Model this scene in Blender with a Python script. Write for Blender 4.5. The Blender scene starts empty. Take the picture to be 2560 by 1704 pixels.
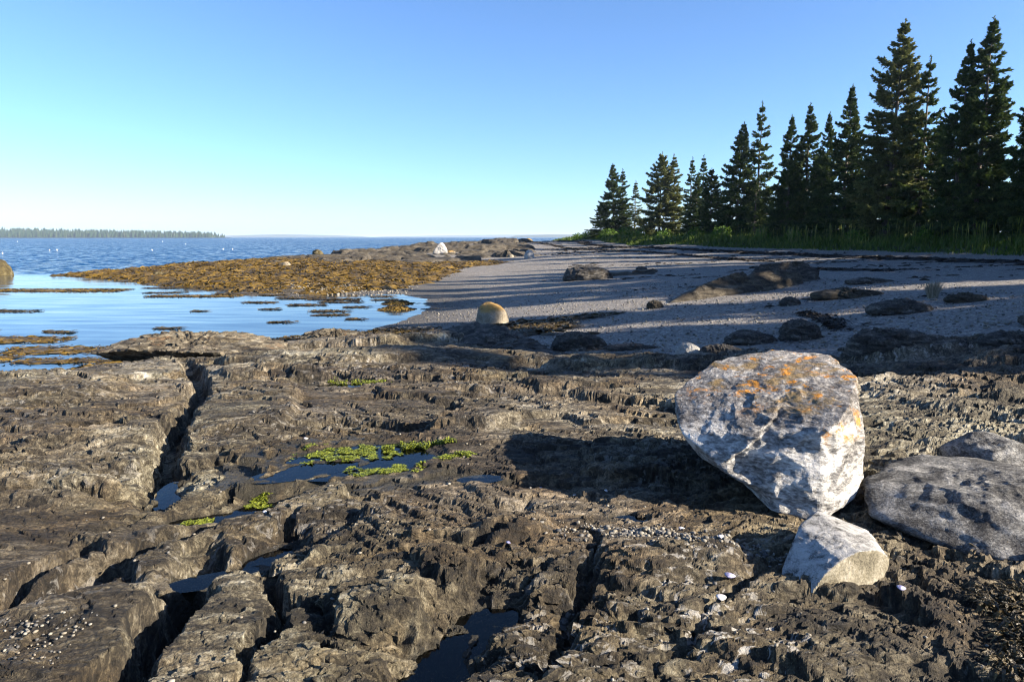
import bpy, bmesh, math, random, os
import numpy as np
from mathutils import Vector, Matrix, Euler
R = math.radians
sc = bpy.context.scene
col = sc.collection

# ------------------------------------------------------------------ camera, sky, sun, exposure
cam_d = bpy.data.cameras.new('camera'); cam = bpy.data.objects.new('camera', cam_d); col.objects.link(cam)
cam_d.sensor_width = 36; cam_d.lens = 24; cam_d.clip_start = 0.05; cam_d.clip_end = 40000
cam.location = (0, 0, 2.6); cam.rotation_euler = (R(90 - 8.66), 0, 0)
sc.camera = cam

SUN_AZ, SUN_EL = 108.0, 24.0            # clockwise from +Y (straight ahead), above the horizon
world = bpy.data.worlds.new('World'); sc.world = world; world.use_nodes = True
wt = world.node_tree; bg = wt.nodes['Background']
sky = wt.nodes.new('ShaderNodeTexSky'); sky.sky_type = 'NISHITA'; sky.sun_disc = False
sky.sun_elevation = R(SUN_EL); sky.sun_rotation = R(SUN_AZ)
sky.air_density = 0.8; sky.dust_density = 0.5; sky.ozone_density = 6.2; sky.altitude = 0
wt.links.new(sky.outputs[0], bg.inputs['Color']); bg.inputs['Strength'].default_value = 0.067

sun_d = bpy.data.lights.new('sun', 'SUN'); sun = bpy.data.objects.new('sun', sun_d); col.objects.link(sun)
sun_d.energy = 5.0; sun_d.angle = R(0.5); sun_d.color = (1.0, 0.87, 0.70)
to_sun = Vector((math.sin(R(SUN_AZ)) * math.cos(R(SUN_EL)), math.cos(R(SUN_AZ)) * math.cos(R(SUN_EL)), math.sin(R(SUN_EL))))
sun.rotation_euler = to_sun.to_track_quat('Z', 'Y').to_euler()

sc.view_settings.view_transform = 'Standard'; sc.view_settings.look = 'None'
sc.view_settings.exposure = 2.0; sc.view_settings.gamma = 1.0
sc.view_settings.use_curve_mapping = False
sc.cycles.volume_bounces = 0
sc.cycles.max_bounces = 6
sc.cycles.filter_width = 1.15
sc.cycles.use_denoising = True

# ------------------------------------------------------------------ numpy noise
_rng = np.random.default_rng(7)
_P = np.concatenate([_rng.permutation(256)] * 2).astype(np.int32)
_ga = _rng.uniform(0, 2 * np.pi, 256); _G2 = np.stack([np.cos(_ga), np.sin(_ga)], 1).astype(np.float32)
_g3 = _rng.normal(size=(256, 3)); _G3 = (_g3 / np.linalg.norm(_g3, axis=1, keepdims=True)).astype(np.float32)
_U = _rng.random((256, 4)).astype(np.float32)

def pn2(x, y, s=0):
    x = np.asarray(x, np.float32) + s * 17.31; y = np.asarray(y, np.float32) + s * 9.73
    xi = np.floor(x).astype(np.int32); yi = np.floor(y).astype(np.int32)
    fx = x - xi; fy = y - yi
    u = fx * fx * fx * (fx * (fx * 6 - 15) + 10); v = fy * fy * fy * (fy * (fy * 6 - 15) + 10)
    xi &= 255; yi &= 255; x1 = (xi + 1) & 255; y1 = (yi + 1) & 255
    def g(a, b, dx, dy):
        q = _G2[_P[_P[a] + b]]
        return q[..., 0] * dx + q[..., 1] * dy
    n0 = g(xi, yi, fx, fy); n1 = g(x1, yi, fx - 1, fy); n2 = g(xi, y1, fx, fy - 1); n3 = g(x1, y1, fx - 1, fy - 1)
    a = n0 + u * (n1 - n0); b = n2 + u * (n3 - n2)
    return (a + v * (b - a)) * 1.5

def pn3(p, f=1.0, s=0):
    p = np.asarray(p, np.float32) * f + np.float32(s) * np.array([11.3, 5.7, 3.1], np.float32)
    i = np.floor(p).astype(np.int32); fr = p - i; w = fr * fr * fr * (fr * (fr * 6 - 15) + 10)
    i &= 255; j = (i + 1) & 255
    out = 0
    for cx in (0, 1):
        for cy in (0, 1):
            for cz in (0, 1):
                ix = (j if cx else i)[..., 0]; iy = (j if cy else i)[..., 1]; iz = (j if cz else i)[..., 2]
                q = _G3[_P[_P[_P[ix] + iy] + iz]]
                d = fr - np.array([cx, cy, cz], np.float32)
                ww = (w[..., 0] if cx else 1 - w[..., 0]) * (w[..., 1] if cy else 1 - w[..., 1]) * (w[..., 2] if cz else 1 - w[..., 2])
                out = out + ww * (q * d).sum(-1)
    return out * 1.5

def fbm2(x, y, o=4, s=0, g=0.5):
    t = 0; a = 1.0; f = 1.0
    for k in range(o):
        t = t + a * pn2(x * f, y * f, s + k); a *= g; f *= 2.03
    return t
def fbm3(p, f=1.0, o=4, s=0, g=0.5):
    t = 0; a = 1.0
    for k in range(o):
        t = t + a * pn3(p, f, s + k); a *= g; f *= 2.03
    return t
def sstep(a, b, x):
    t = np.clip((x - a) / (b - a), 0, 1); return t * t * (3 - 2 * t)

def vor2(x, y, s=0, jit=0.9):
    x = np.asarray(x, np.float32) + s * 13.7; y = np.asarray(y, np.float32) + s * 7.9
    xi = np.floor(x).astype(np.int32); yi = np.floor(y).astype(np.int32)
    f1 = np.full(x.shape, 9e9, np.float32); f2 = f1.copy(); r = np.zeros(x.shape + (2,), np.float32); dx = f1.copy(); dy = f1.copy()
    for ox in (-1, 0, 1):
        for oy in (-1, 0, 1):
            cx = xi + ox; cy = yi + oy
            h = _U[_P[_P[cx & 255] + (cy & 255)]]
            px = cx + .5 + (h[..., 0] - .5) * jit - x; py = cy + .5 + (h[..., 1] - .5) * jit - y
            d = np.sqrt(px * px + py * py)
            m = d < f1
            f2 = np.where(m, f1, np.minimum(f2, d)); r[m] = h[..., 2:][m]
            dx = np.where(m, -px, dx); dy = np.where(m, -py, dy); f1 = np.where(m, d, f1)
    return f1, f2, r, dx, dy

# ------------------------------------------------------------------ mesh and object helpers
def mesh_np(name, v, f, smooth=True, attrs=None):
    v = np.ascontiguousarray(v, np.float32).reshape(-1, 3); f = np.ascontiguousarray(f, np.int32)
    k = f.shape[1]; n = len(f)
    me = bpy.data.meshes.new(name)
    me.vertices.add(len(v)); me.vertices.foreach_set('co', v.ravel())
    me.loops.add(n * k); me.loops.foreach_set('vertex_index', f.ravel())
    me.polygons.add(n); me.polygons.foreach_set('loop_start', np.arange(0, n * k, k, dtype=np.int32))
    me.polygons.foreach_set('loop_total', np.full(n, k, np.int32))
    me.polygons.foreach_set('use_smooth', np.full(n, smooth, bool))
    for an, av in (attrs or {}).items():
        a = me.attributes.new(an, 'FLOAT', 'POINT'); a.data.foreach_set('value', np.ascontiguousarray(av, np.float32).ravel())
    me.update(); me.validate()
    return me

def grid_faces(nr, nc, keep=None):
    i = np.arange(nr * nc, dtype=np.int32).reshape(nr, nc)
    q = np.stack([i[:-1, :-1], i[:-1, 1:], i[1:, 1:], i[1:, :-1]], -1).reshape(-1, 4)
    if keep is not None:
        k = keep.reshape(-1); q = q[k[q].any(1)]
    return q
def compact(v, f, attrs=None):
    u, inv = np.unique(f, return_inverse=True)
    return v.reshape(-1, 3)[u], inv.reshape(f.shape).astype(np.int32), {k: a.ravel()[u] for k, a in (attrs or {}).items()}

def obj(name, me, mat=None, parent=None, label=None, cat=None, group=None, kind=None, loc=None):
    o = bpy.data.objects.new(name, me); col.objects.link(o)
    if mat is not None and me is not None and not me.materials: me.materials.append(mat)
    if parent is not None: o.parent = parent
    if loc is not None: o.location = loc
    if label: o['label'] = label
    if cat: o['category'] = cat
    if group: o['group'] = group
    if kind: o['kind'] = kind
    return o

# ------------------------------------------------------------------ node helpers
class NT:
    dim = .72                                   # all surfaces were judged a little light: one factor for all of them
    def __init__(s, name):
        s.m = bpy.data.materials.new(name); s.m.use_nodes = True; s.t = s.m.node_tree
        s.b = s.t.nodes['Principled BSDF']; s.out = s.t.nodes['Material Output']
        s.co = s.n('ShaderNodeTexCoord').outputs['Object']
    def n(s, t, **k):
        q = s.t.nodes.new(t)
        for a, v in k.items(): setattr(q, a, v)
        return q
    def put(s, node, key, v):
        i = node.inputs[key]
        if hasattr(v, 'is_linked') or isinstance(v, bpy.types.NodeSocket): s.t.links.new(v, i)
        else: i.default_value = v
    def mp(s, scale=(1, 1, 1), rot=(0, 0, 0), src=None):
        q = s.n('ShaderNodeMapping'); s.put(q, 'Vector', src or s.co); q.inputs['Scale'].default_value = scale; q.inputs['Rotation'].default_value = rot
        return q.outputs[0]
    def fol(s, scale):
        """coordinates laid along the foliation (third axis across it), then scaled"""
        return s.mp(scale, (0, 0, 0), s.mp((1, 1, 1), (R(-50), 0, 0), s.mp((1, 1, 1), (0, 0, R(-16)))))
    def noise(s, scale, detail=4, rough=.55, vec=None, dist=0, out=0):
        q = s.n('ShaderNodeTexNoise'); s.put(q, 'Vector', vec or s.co); s.put(q, 'Scale', scale); s.put(q, 'Detail', detail); s.put(q, 'Roughness', rough); s.put(q, 'Distortion', dist)
        return q.outputs[out]
    def vor(s, scale, feature='F1', vec=None, out='Distance', rand=1.0):
        q = s.n('ShaderNodeTexVoronoi'); q.feature = feature; s.put(q, 'Vector', vec or s.co); s.put(q, 'Scale', scale); s.put(q, 'Randomness', rand)
        return q.outputs[out]
    def attr(s, name, out='Fac'):
        q = s.n('ShaderNodeAttribute'); q.attribute_name = name; return q.outputs[out]
    def ramp(s, fac, stops, interp='LINEAR'):
        q = s.n('ShaderNodeValToRGB'); s.put(q, 'Fac', fac); cr = q.color_ramp; cr.interpolation = interp
        while len(cr.elements) < len(stops): cr.elements.new(.5)
        for e, (p, c) in zip(cr.elements, stops):
            e.position = p; e.color = (c, c, c, 1) if isinstance(c, (int, float)) else tuple(c) + (1,)
        return q.outputs[0]
    def mix(s, fac, a, b, mode='MIX'):
        q = s.n('ShaderNodeMix', data_type='RGBA', blend_type=mode)
        s.put(q, 0, fac)
        for k, v in ((6, a), (7, b)):
            if isinstance(v, (tuple, list)): v = tuple(v) + (1,) if len(v) == 3 else v
            s.put(q, k, v)
        return q.outputs[2]
    def math(s, op, a, b=0.0, clamp=False):
        q = s.n('ShaderNodeMath', operation=op); q.use_clamp = clamp; s.put(q, 0, a); s.put(q, 1, b); return q.outputs[0]
    def bump(s, h, strength=.5, dist=.02, normal=None):
        q = s.n('ShaderNodeBump'); s.put(q, 'Height', h); s.put(q, 'Strength', strength); s.put(q, 'Distance', dist)
        if normal is not None: s.put(q, 'Normal', normal)
        return q.outputs[0]
    def z(s):
        q = s.n('ShaderNodeSeparateXYZ'); s.put(q, 0, s.co); return q.outputs[2]
    def fin(s, color=None, rough=None, normal=None, spec=None):
        if color is not None and not isinstance(color, tuple) and s.dim < 1: color = s.mix(1.0, color, (s.dim,) * 3, 'MULTIPLY')
        if color is not None: s.put(s.b, 'Base Color', color if not isinstance(color, tuple) else color + (1,))
        if rough is not None: s.put(s.b, 'Roughness', rough)
        if normal is not None: s.put(s.b, 'Normal', normal)
        if spec is not None: s.put(s.b, 'Specular IOR Level', spec)
        return s.m

# ------------------------------------------------------------------ materials
def mat_ledge():
    t = NT('schist_ledge')
    v1 = t.fol((1.2, 1.2, 5.5)); v2 = t.fol((3.2, 3.2, 40))
    n1 = t.noise(1.6, 6, .62, v1, .6); n2 = t.noise(1.0, 6, .62, v2, .4); n3 = t.noise(70, 6, .7)
    big = t.noise(.55, 3, .5)
    f = t.math('ADD', t.math('MULTIPLY', n1, .55), t.math('MULTIPLY', n2, .5))
    n4 = t.noise(22, 9, .80, t.fol((1, 1, 3.2)), .3)
    f = t.math('ADD', t.math('MULTIPLY', f, .56), t.math('MULTIPLY', n4, .44))
    f = t.math('ADD', f, t.math('MULTIPLY', t.math('SUBTRACT', t.attr('tone'), .5), .10))
    f = t.math('ADD', t.math('MULTIPLY', t.math('SUBTRACT', f, .5), 1.55), .485)
    c = t.ramp(f, [(.36, (.012, .0105, .008)), (.46, (.066, .055, .039)), (.53, (.175, .151, .108)), (.61, (.40, .365, .29)), (.72, (.74, .71, .64))])
    c = t.mix(t.ramp(t.noise(1.1, 4, .6, None, .8), [(.48, 0), (.64, .7)]), c, (1.0, .82, .62), 'MULTIPLY')          # rusty stain
    c = t.mix(t.ramp(t.noise(.35, 4, .6, t.mp((1, 1, 1), (0, 0, 2))), [(.46, .8), (.56, 0)]), c, (.45, .40, .34), 'MULTIPLY')
    c = t.mix(t.ramp(big, [(.42, 0), (.62, .8)]), c, (.94, .98, .88), 'MULTIPLY')                                       # grey green zones
    c = t.mix(t.ramp(n3, [(.36, .6), (.52, 0)]), c, (.018, .015, .012))                                      # dark mineral grain
    c = t.mix(t.math('MULTIPLY', t.ramp(t.noise(1.0, 5, .65, t.fol((9, 9, 34)), .5), [(.56, 0), (.62, 1)]), t.attr('pale')), c, (.56, .545, .51))  # quartz flakes
    c = t.mix(t.attr('wet'), c, (.022, .020, .013))
    tide = t.math('ADD', t.z(), t.math('MULTIPLY', t.noise(2.2, 3), .35))
    c = t.mix(t.ramp(tide, [(.40, .85), (.62, 0)]), c, (.03, .026, .02))                                     # black tidal zone
    h = t.math('ADD', t.math('MULTIPLY', n2, 1.0), t.math('MULTIPLY', n3, .35))
    h = t.math('ADD', h, t.math('MULTIPLY', t.noise(17, 8, .72), .8))
    b = t.bump(h, 1.0, .045)
    rough = t.math('SUBTRACT', .82, t.math('MULTIPLY', t.attr('wet'), .35))
    return t.fin(c, rough, b, .35)

def mat_rock(name, stops, scale=3.0, stain=None, stain_rng=(.55, .66), weed=None, weed_z=(0, 0), aniso=(1, 1, 2.2), bump=.03, spots=None):
    t = NT(name)
    v = t.mp(aniso, (R(14), R(9), 0))
    n1 = t.noise(scale, 7, .66, v, .7); n2 = t.noise(scale * 11, 5, .65, v, .3)
    f = t.math('ADD', t.math('MULTIPLY', n1, .62), t.math('MULTIPLY', n2, .38))
    c = t.ramp(f, stops)
    if stain: c = t.mix(t.ramp(t.noise(scale * .8, 6, .72, None, .6), [(stain_rng[0], 0), (stain_rng[1], .9)]), c, stain)
    if spots: c = t.mix(t.ramp(t.noise(scale * 3.2, 5, .7), [(.62, 0), (.67, 1)]), c, spots)
    if weed:
        e = t.math('ADD', t.z(), t.math('MULTIPLY', t.math('SUBTRACT', t.noise(scale * 1.2, 5, .65), .5), weed_z[1]))
        c = t.mix(t.ramp(t.math('ADD', t.math('SUBTRACT', weed_z[0], e), .5), [(.46, 0), (.54, 1)]), c, weed)
    h = t.math('ADD', t.math('MULTIPLY', n1, .8), t.math('MULTIPLY', n2, .55))
    h = t.math('ADD', h, t.math('MULTIPLY', t.noise(scale * 26, 4, .6), .18))
    return t.fin(c, .85, t.bump(h, .8, bump), .3)

GREYS = [(.34, (.06, .058, .055)), (.46, (.17, .165, .16)), (.55, (.33, .325, .32)), (.64, (.56, .555, .55)), (.75, (.72, .71, .69))]
M = {}
M['ledge'] = mat_ledge()

def mat_boulder():
    t = NT('lichen_boulder')
    v = t.mp((1, 1, 2.4), (R(24), R(-18), R(20)))
    n1 = t.noise(2.6, 7, .68, v, .9); n2 = t.noise(24, 5, .68, v, .4); n3 = t.noise(120, 3, .6)
    f = t.math('ADD', t.math('MULTIPLY', n1, .55), t.math('MULTIPLY', n2, .45))
    c = t.ramp(f, [(.38, (.05, .049, .049)), (.45, (.19, .186, .182)), (.51, (.40, .395, .38)), (.57, (.64, .63, .60)), (.68, (.86, .84, .80))])
    # weathered dark grey crust on the upward side, orange lichen on it
    geo = t.n('ShaderNodeNewGeometry'); sp = t.n('ShaderNodeSeparateXYZ'); t.put(sp, 0, geo.outputs['Normal'])
    top = t.ramp(t.math('ADD', t.attr('top'), t.math('MULTIPLY', t.math('SUBTRACT', t.noise(6, 5, .65), .5), .7)), [(.35, 0), (.62, .8)])
    crust = t.ramp(t.math('ADD', t.math('MULTIPLY', n1, .4), t.math('MULTIPLY', n2, .6)), [(.40, (.045, .042, .041)), (.50, (.155, .146, .142)), (.58, (.36, .35, .33)), (.66, (.66, .64, .61))])
    c = t.mix(top, c, crust)
    lich = t.math('MULTIPLY', t.ramp(t.noise(5.2, 6, .74, None, .5), [(.545, 0), (.60, 1)]), t.attr('lichen'))
    och = t.math('MULTIPLY', t.ramp(t.noise(3.1, 6, .75, t.mp((1, 1, 1), (1, 2, 3)), .5), [(.50, 0), (.60, .8)]), t.attr('lichen'))
    c = t.mix(och, c, (.26, .17, .055))
    c = t.mix(lich, c, t.ramp(n3, [(.35, (.40, .15, .02)), (.65, (.66, .30, .03))]))
    h = t.math('ADD', t.math('MULTIPLY', n1, .7), t.math('MULTIPLY', n2, .6)); h = t.math('ADD', h, t.math('MULTIPLY', n3, .15))
    return t.fin(c, .85, t.bump(h, .85, .03), .3)
M['boulder'] = mat_boulder()
M['flat_boulder'] = mat_rock('mottled_boulder', [(.40, (.020, .020, .021)), (.47, (.075, .075, .075)), (.54, (.19, .19, .185)), (.63, (.42, .415, .40)), (.75, (.6, .59, .57))], 4.5, aniso=(1, 1.4, 2.4))
M['granite'] = mat_rock('speckled_granite', [(.40, (.05, .05, .05)), (.46, (.24, .24, .235)), (.53, (.42, .42, .41)), (.66, (.56, .555, .54))], 16, aniso=(1, 1, 1), bump=.010)
M['fracture'] = mat_rock('granite_fracture', [(.36, (.07, .062, .045)), (.47, (.19, .17, .12)), (.56, (.30, .275, .21)), (.7, (.52, .49, .42))], 7, aniso=(1, 1, 1), bump=.012)
M['dark_rock'] = mat_rock('dark_beach_rock', [(.40, (.012, .011, .010)), (.50, (.055, .050, .044)), (.58, (.14, .13, .115)), (.68, (.36, .35, .33))], 3.4, stain=(.04, .028, .010), aniso=(1, 1, 4))
M['weed_rock'] = mat_rock('weed_covered_rock', [(.36, (.03, .024, .010)), (.50, (.075, .052, .014)), (.62, (.13, .088, .022)), (.76, (.20, .14, .04))], 5.0)
def mat_tan():
    t = NT('tan_beach_boulder'); n1 = t.noise(3.5, 6, .62); n2 = t.noise(40, 4, .6)
    c = t.ramp(t.math('ADD', t.math('MULTIPLY', n1, .6), t.math('MULTIPLY', n2, .4)), [(.36, (.12, .10, .07)), (.5, (.27, .235, .175)), (.64, (.42, .38, .31))])
    c = t.mix(t.ramp(t.math('ADD', t.z(), t.math('MULTIPLY', n1, .5)), [(.72, 0), (.86, .85)]), c, (.36, .21, .045))
    c = t.mix(t.ramp(t.noise(6.5, 3, .6), [(.66, 0), (.70, .9)]), c, (.03, .025, .015))
    return t.fin(c, .8, t.bump(t.math('ADD', n1, t.math('MULTIPLY', n2, .3)), .5, .03), .3)
M['tan_boulder'] = mat_tan()
M['ledge_rock'] = mat_rock('ledge_block', [(.41, (.016, .013, .010)), (.49, (.08, .066, .045)), (.55, (.18, .155, .11)), (.63, (.34, .31, .24)), (.72, (.56, .53, .46))], 4.0, stain=(.20, .12, .06), stain_rng=(.56, .70), aniso=(1, 1, 4))
M['white_boulder'] = mat_rock('white_boulder', [(.36, (.22, .21, .19)), (.48, (.45, .43, .40)), (.6, (.62, .60, .56))], 2.0, aniso=(1, 1, 1))
M['pale_boulder'] = mat_rock('pale_grey_boulder', [(.36, (.22, .21, .19)), (.5, (.38, .37, .34)), (.65, (.50, .49, .46))], 5.0, aniso=(1, 1, 1), spots=(.16, .13, .09))
M['brown_slab'] = mat_rock('brown_slab', [(.40, (.012, .010, .007)), (.48, (.045, .036, .024)), (.56, (.10, .085, .06)), (.66, (.22, .20, .16))], 2.0, aniso=(1, 1, 4))
M['barnacle_rock'] = mat_rock('barnacle_rock', [(.38, (.025, .020, .008)), (.50, (.065, .050, .018)), (.58, (.11, .09, .035)), (.64, (.40, .38, .33))], 3.0, aniso=(1, 1, 1))
M['peninsula'] = mat_rock('far_ledge_rock', [(.36, (.018, .015, .011)), (.47, (.06, .050, .036)), (.57, (.115, .10, .075)), (.70, (.23, .215, .19))], .9, aniso=(1, 2, 4), bump=.12)

def mat_gravel():
    t = NT('shingle')
    cell = t.n('ShaderNodeTexVoronoi'); t.put(cell, 'Vector', t.co); t.put(cell, 'Scale', 34.0)
    cell2 = t.n('ShaderNodeTexVoronoi'); t.put(cell2, 'Vector', t.co); t.put(cell2, 'Scale', 13.0)
    sp = t.n('ShaderNodeSeparateColor'); t.put(sp, 0, cell.outputs['Color']); sp2 = t.n('ShaderNodeSeparateColor'); t.put(sp2, 0, cell2.outputs['Color'])
    pal = [(0, (.05, .05, .052)), (.25, (.14, .137, .134)), (.5, (.22, .21, .19)), (.7, (.29, .235, .18)), (.85, (.38, .365, .335)), (1, (.60, .585, .55))]
    c = t.ramp(sp.outputs[0], pal); c2 = t.ramp(sp2.outputs[0], pal)
    c = t.mix(.4, c, c2)
    c = t.mix(t.ramp(t.noise(.5, 5, .6), [(.35, .0), (.65, .35)]), c, (.20, .19, .18))
    wet = t.ramp(t.math('ADD', t.z(), t.math('MULTIPLY', t.noise(.8, 4), .12)), [(.10, .72), (.36, 0)])
    c = t.mix(wet, c, (.055, .05, .042))
    h = t.math('ADD', t.math('MULTIPLY', cell.outputs['Distance'], -1.0), t.math('MULTIPLY', cell2.outputs['Distance'], -1.6))
    h = t.math('ADD', h, t.math('MULTIPLY', t.noise(4, 5), 1.2))
    return t.fin(c, .8, t.bump(h, .8, .03), .3)
M['gravel'] = mat_gravel()
def mat_pebble():
    t = NT('pebble')
    c = t.ramp(t.attr('tone'), [(0, (.05, .05, .05)), (.3, (.14, .137, .13)), (.55, (.24, .21, .16)), (.75, (.20, .185, .15)), (1, (.33, .315, .27))])
    return t.fin(c, .75, t.bump(t.noise(80, 3), .3, .004))
M['pebble'] = mat_pebble()

def mat_weed(name, stops, rough=.5):
    t = NT(name)
    c = t.ramp(t.math('ADD', t.math('MULTIPLY', t.attr('tone'), .55), t.math('MULTIPLY', t.noise(.9, 5, .6), .5)), stops)
    h = t.math('ADD', t.noise(9, 5, .7, t.mp((1, 2.5, 1))), t.noise(40, 3, .6))
    return t.fin(c, rough, t.bump(h, .6, .05), .4)
M['weed'] = mat_weed('rockweed', [(.28, (.012, .009, .004)), (.44, (.060, .038, .005)), (.58, (.155, .094, .008)), (.78, (.29, .18, .018))])
M['dark_weed'] = mat_weed('dark_rockweed', [(.25, (.018, .013, .005)), (.5, (.055, .038, .009)), (.75, (.115, .075, .014))])
M['wrack'] = mat_weed('dry_wrack', [(.25, (.008, .007, .006)), (.5, (.02, .017, .014)), (.75, (.05, .04, .03))], .8)
M['algae'] = mat_weed('green_algae', [(.25, (.05, .075, .006)), (.5, (.15, .19, .010)), (.75, (.29, .32, .025))], .5)

def mat_sea():
    t = NT('sea_water')
    # slopes of the waves as a normal field: choppy outside, gentle long ripples in the cove ('calm')
    def field(scale, det, vec): return t.noise(scale, det, .6, vec, 0, 1)
    def vm(op, a, b):
        q = t.n('ShaderNodeVectorMath', operation=op); t.put(q, 0, a)
        if op == 'SCALE': t.put(q, 'Scale', b)
        else: t.put(q, 1, b)
        return q.outputs[0]
    flat = (1.0, 1.0, 0.0)
    gust = t.ramp(t.noise(.02, 3, .6, t.mp((1, 2.5, 1))), [(.3, .75), (.7, 1.2)])
    ch = vm('SUBTRACT', field(.9, 6, t.mp((1, 2.0, 1), (0, 0, R(10)))), (.5, .5, .5)); ch = vm('MULTIPLY', vm('SCALE', ch, t.math('MULTIPLY', gust, t.math('MULTIPLY', t.math('SUBTRACT', 1.0, t.attr('calm')), 3.2))), flat)
    rp = vm('SUBTRACT', field(1.0, 3, t.mp((.32, 2.3, 1), (0, 0, R(-13)))), (.5, .5, .5)); rp = vm('MULTIPLY', vm('SCALE', rp, t.math('MULTIPLY', t.attr('calm'), .11)), flat)
    lee = vm('SCALE', (0.02, -.24, 0.0), t.math('SUBTRACT', 1.0, t.attr('calm')))      # waves stand steeper on the side they run to
    t.dim = 1
    nz = vm('NORMALIZE', vm('ADD', vm('ADD', vm('ADD', ch, lee), rp), (0.0, 0.0, 1.0)), (0, 0, 0))
    t.fin(t.mix(t.attr('calm'), (.004, .040, .115), (.008, .022, .035)), .08, nz, .5)
    t.put(t.b, 'IOR', 1.333)
    return t.m
M['sea'] = mat_sea()
def mat_pool():
    t = NT('pool_water')
    t.fin((.012, .016, .014), .02, t.bump(t.noise(14, 2), .12, .01), .5); t.put(t.b, 'IOR', 1.333)
    gl = t.n('ShaderNodeBsdfTransparent'); gl.inputs[0].default_value = (.62, .70, .62, 1)
    gs = t.n('ShaderNodeBsdfGlossy'); gs.inputs['Roughness'].default_value = .015
    fr = t.n('ShaderNodeFresnel'); fr.inputs['IOR'].default_value = 1.36
    bm = t.bump(t.noise(14, 2), .10, .01); t.put(fr, 'Normal', bm); t.put(gs, 'Normal', bm)
    mx = t.n('ShaderNodeMixShader'); t.put(mx, 0, fr.outputs[0]); t.put(mx, 1, gl.outputs[0]); t.put(mx, 2, gs.outputs[0])
    t.t.links.new(mx.outputs[0], t.out.inputs['Surface'])
    return t.m
M['pool'] = mat_pool()

def mat_leaf(name, stops, trans=.25, rough=.6, scale=.8):
    t = NT(name)
    info = t.n('ShaderNodeObjectInfo')
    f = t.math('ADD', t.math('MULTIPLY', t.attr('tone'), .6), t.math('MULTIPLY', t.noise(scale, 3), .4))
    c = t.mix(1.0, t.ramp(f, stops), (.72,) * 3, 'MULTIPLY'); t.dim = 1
    t.fin(c, rough, None, .25)
    tr = t.n('ShaderNodeBsdfTranslucent'); t.put(tr, 'Color', c)
    mx = t.n('ShaderNodeMixShader'); mx.inputs[0].default_value = trans
    t.put(mx, 1, t.b.outputs[0]); t.put(mx, 2, tr.outputs[0]); t.t.links.new(mx.outputs[0], t.out.inputs['Surface'])
    return t.m
M['needles'] = mat_leaf('spruce_needles', [(.25, (.016, .036, .013)), (.5, (.058, .100, .027)), (.75, (.15, .20, .048))], .25)
M['needles_olive_sunlit'] = mat_leaf('spruce_needles_olive_sunlit', [(.25, (.045, .066, .022)), (.5, (.15, .175, .052)), (.75, (.28, .285, .095))], .25)  # lighter olive copy of the needles: sunlight on these spruces put into the colour
M['grass'] = mat_leaf('bank_grass', [(.2, (.030, .060, .008)), (.5, (.095, .155, .018)), (.8, (.22, .26, .045)), (.95, (.40, .35, .20))], .35)
M['shrub'] = mat_leaf('shrub_leaves', [(.25, (.04, .09, .010)), (.5, (.10, .20, .016)), (.75, (.19, .30, .03))], .3)
M['straw'] = mat_leaf('dry_straw', [(.25, (.22, .19, .13)), (.5, (.38, .34, .26)), (.8, (.52, .49, .40))], .2)
def mat_bark():
    t = NT('grey_bark')
    n = t.noise(6, 5, .65, t.mp((3, 3, .7)))
    return t.fin(t.ramp(n, [(.35, (.05, .042, .035)), (.6, (.17, .15, .125)), (.75, (.28, .26, .23))]), .9, t.bump(n, .8, .04))
M['bark'] = mat_bark()
def mat_ground():
    t = NT('bank_soil')
    return t.fin(t.ramp(t.noise(1.3, 5), [(.35, (.02, .03, .008)), (.6, (.05, .07, .016)), (.75, (.10, .10, .04))]), .95, t.bump(t.noise(8, 4), .6, .1))
M['bank'] = mat_ground()
def mat_forest():
    t = NT('far_forest')
    return t.fin(t.ramp(t.attr('tone'), [(0, (.012, .030, .016)), (.6, (.030, .055, .026)), (1, (.075, .085, .045))]), .9, None, .1)
M['forest'] = mat_forest()
t = NT('island_soil'); M['island'] = t.fin(t.ramp(t.math('ADD', t.z(), t.math('MULTIPLY', t.noise(.05, 3), 2.0)), [(.55, (.30, .26, .22)), (.98, (.03, .045, .025))]), .95)
t = NT('shell_white'); M['shell'] = t.fin(t.ramp(t.noise(60, 3), [(.35, (.45, .44, .50)), (.6, (.76, .75, .74))]), .35)
t = NT('shell_blue'); M['mussel'] = t.fin(t.ramp(t.noise(60, 3), [(.35, (.13, .13, .28)), (.6, (.42, .42, .60))]), .3)
t = NT('buoy_paint'); M['buoy'] = t.fin((.8, .78, .74), .5); t = NT('buoy_stick'); M['stick'] = t.fin((.3, .25, .18), .7)

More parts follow.
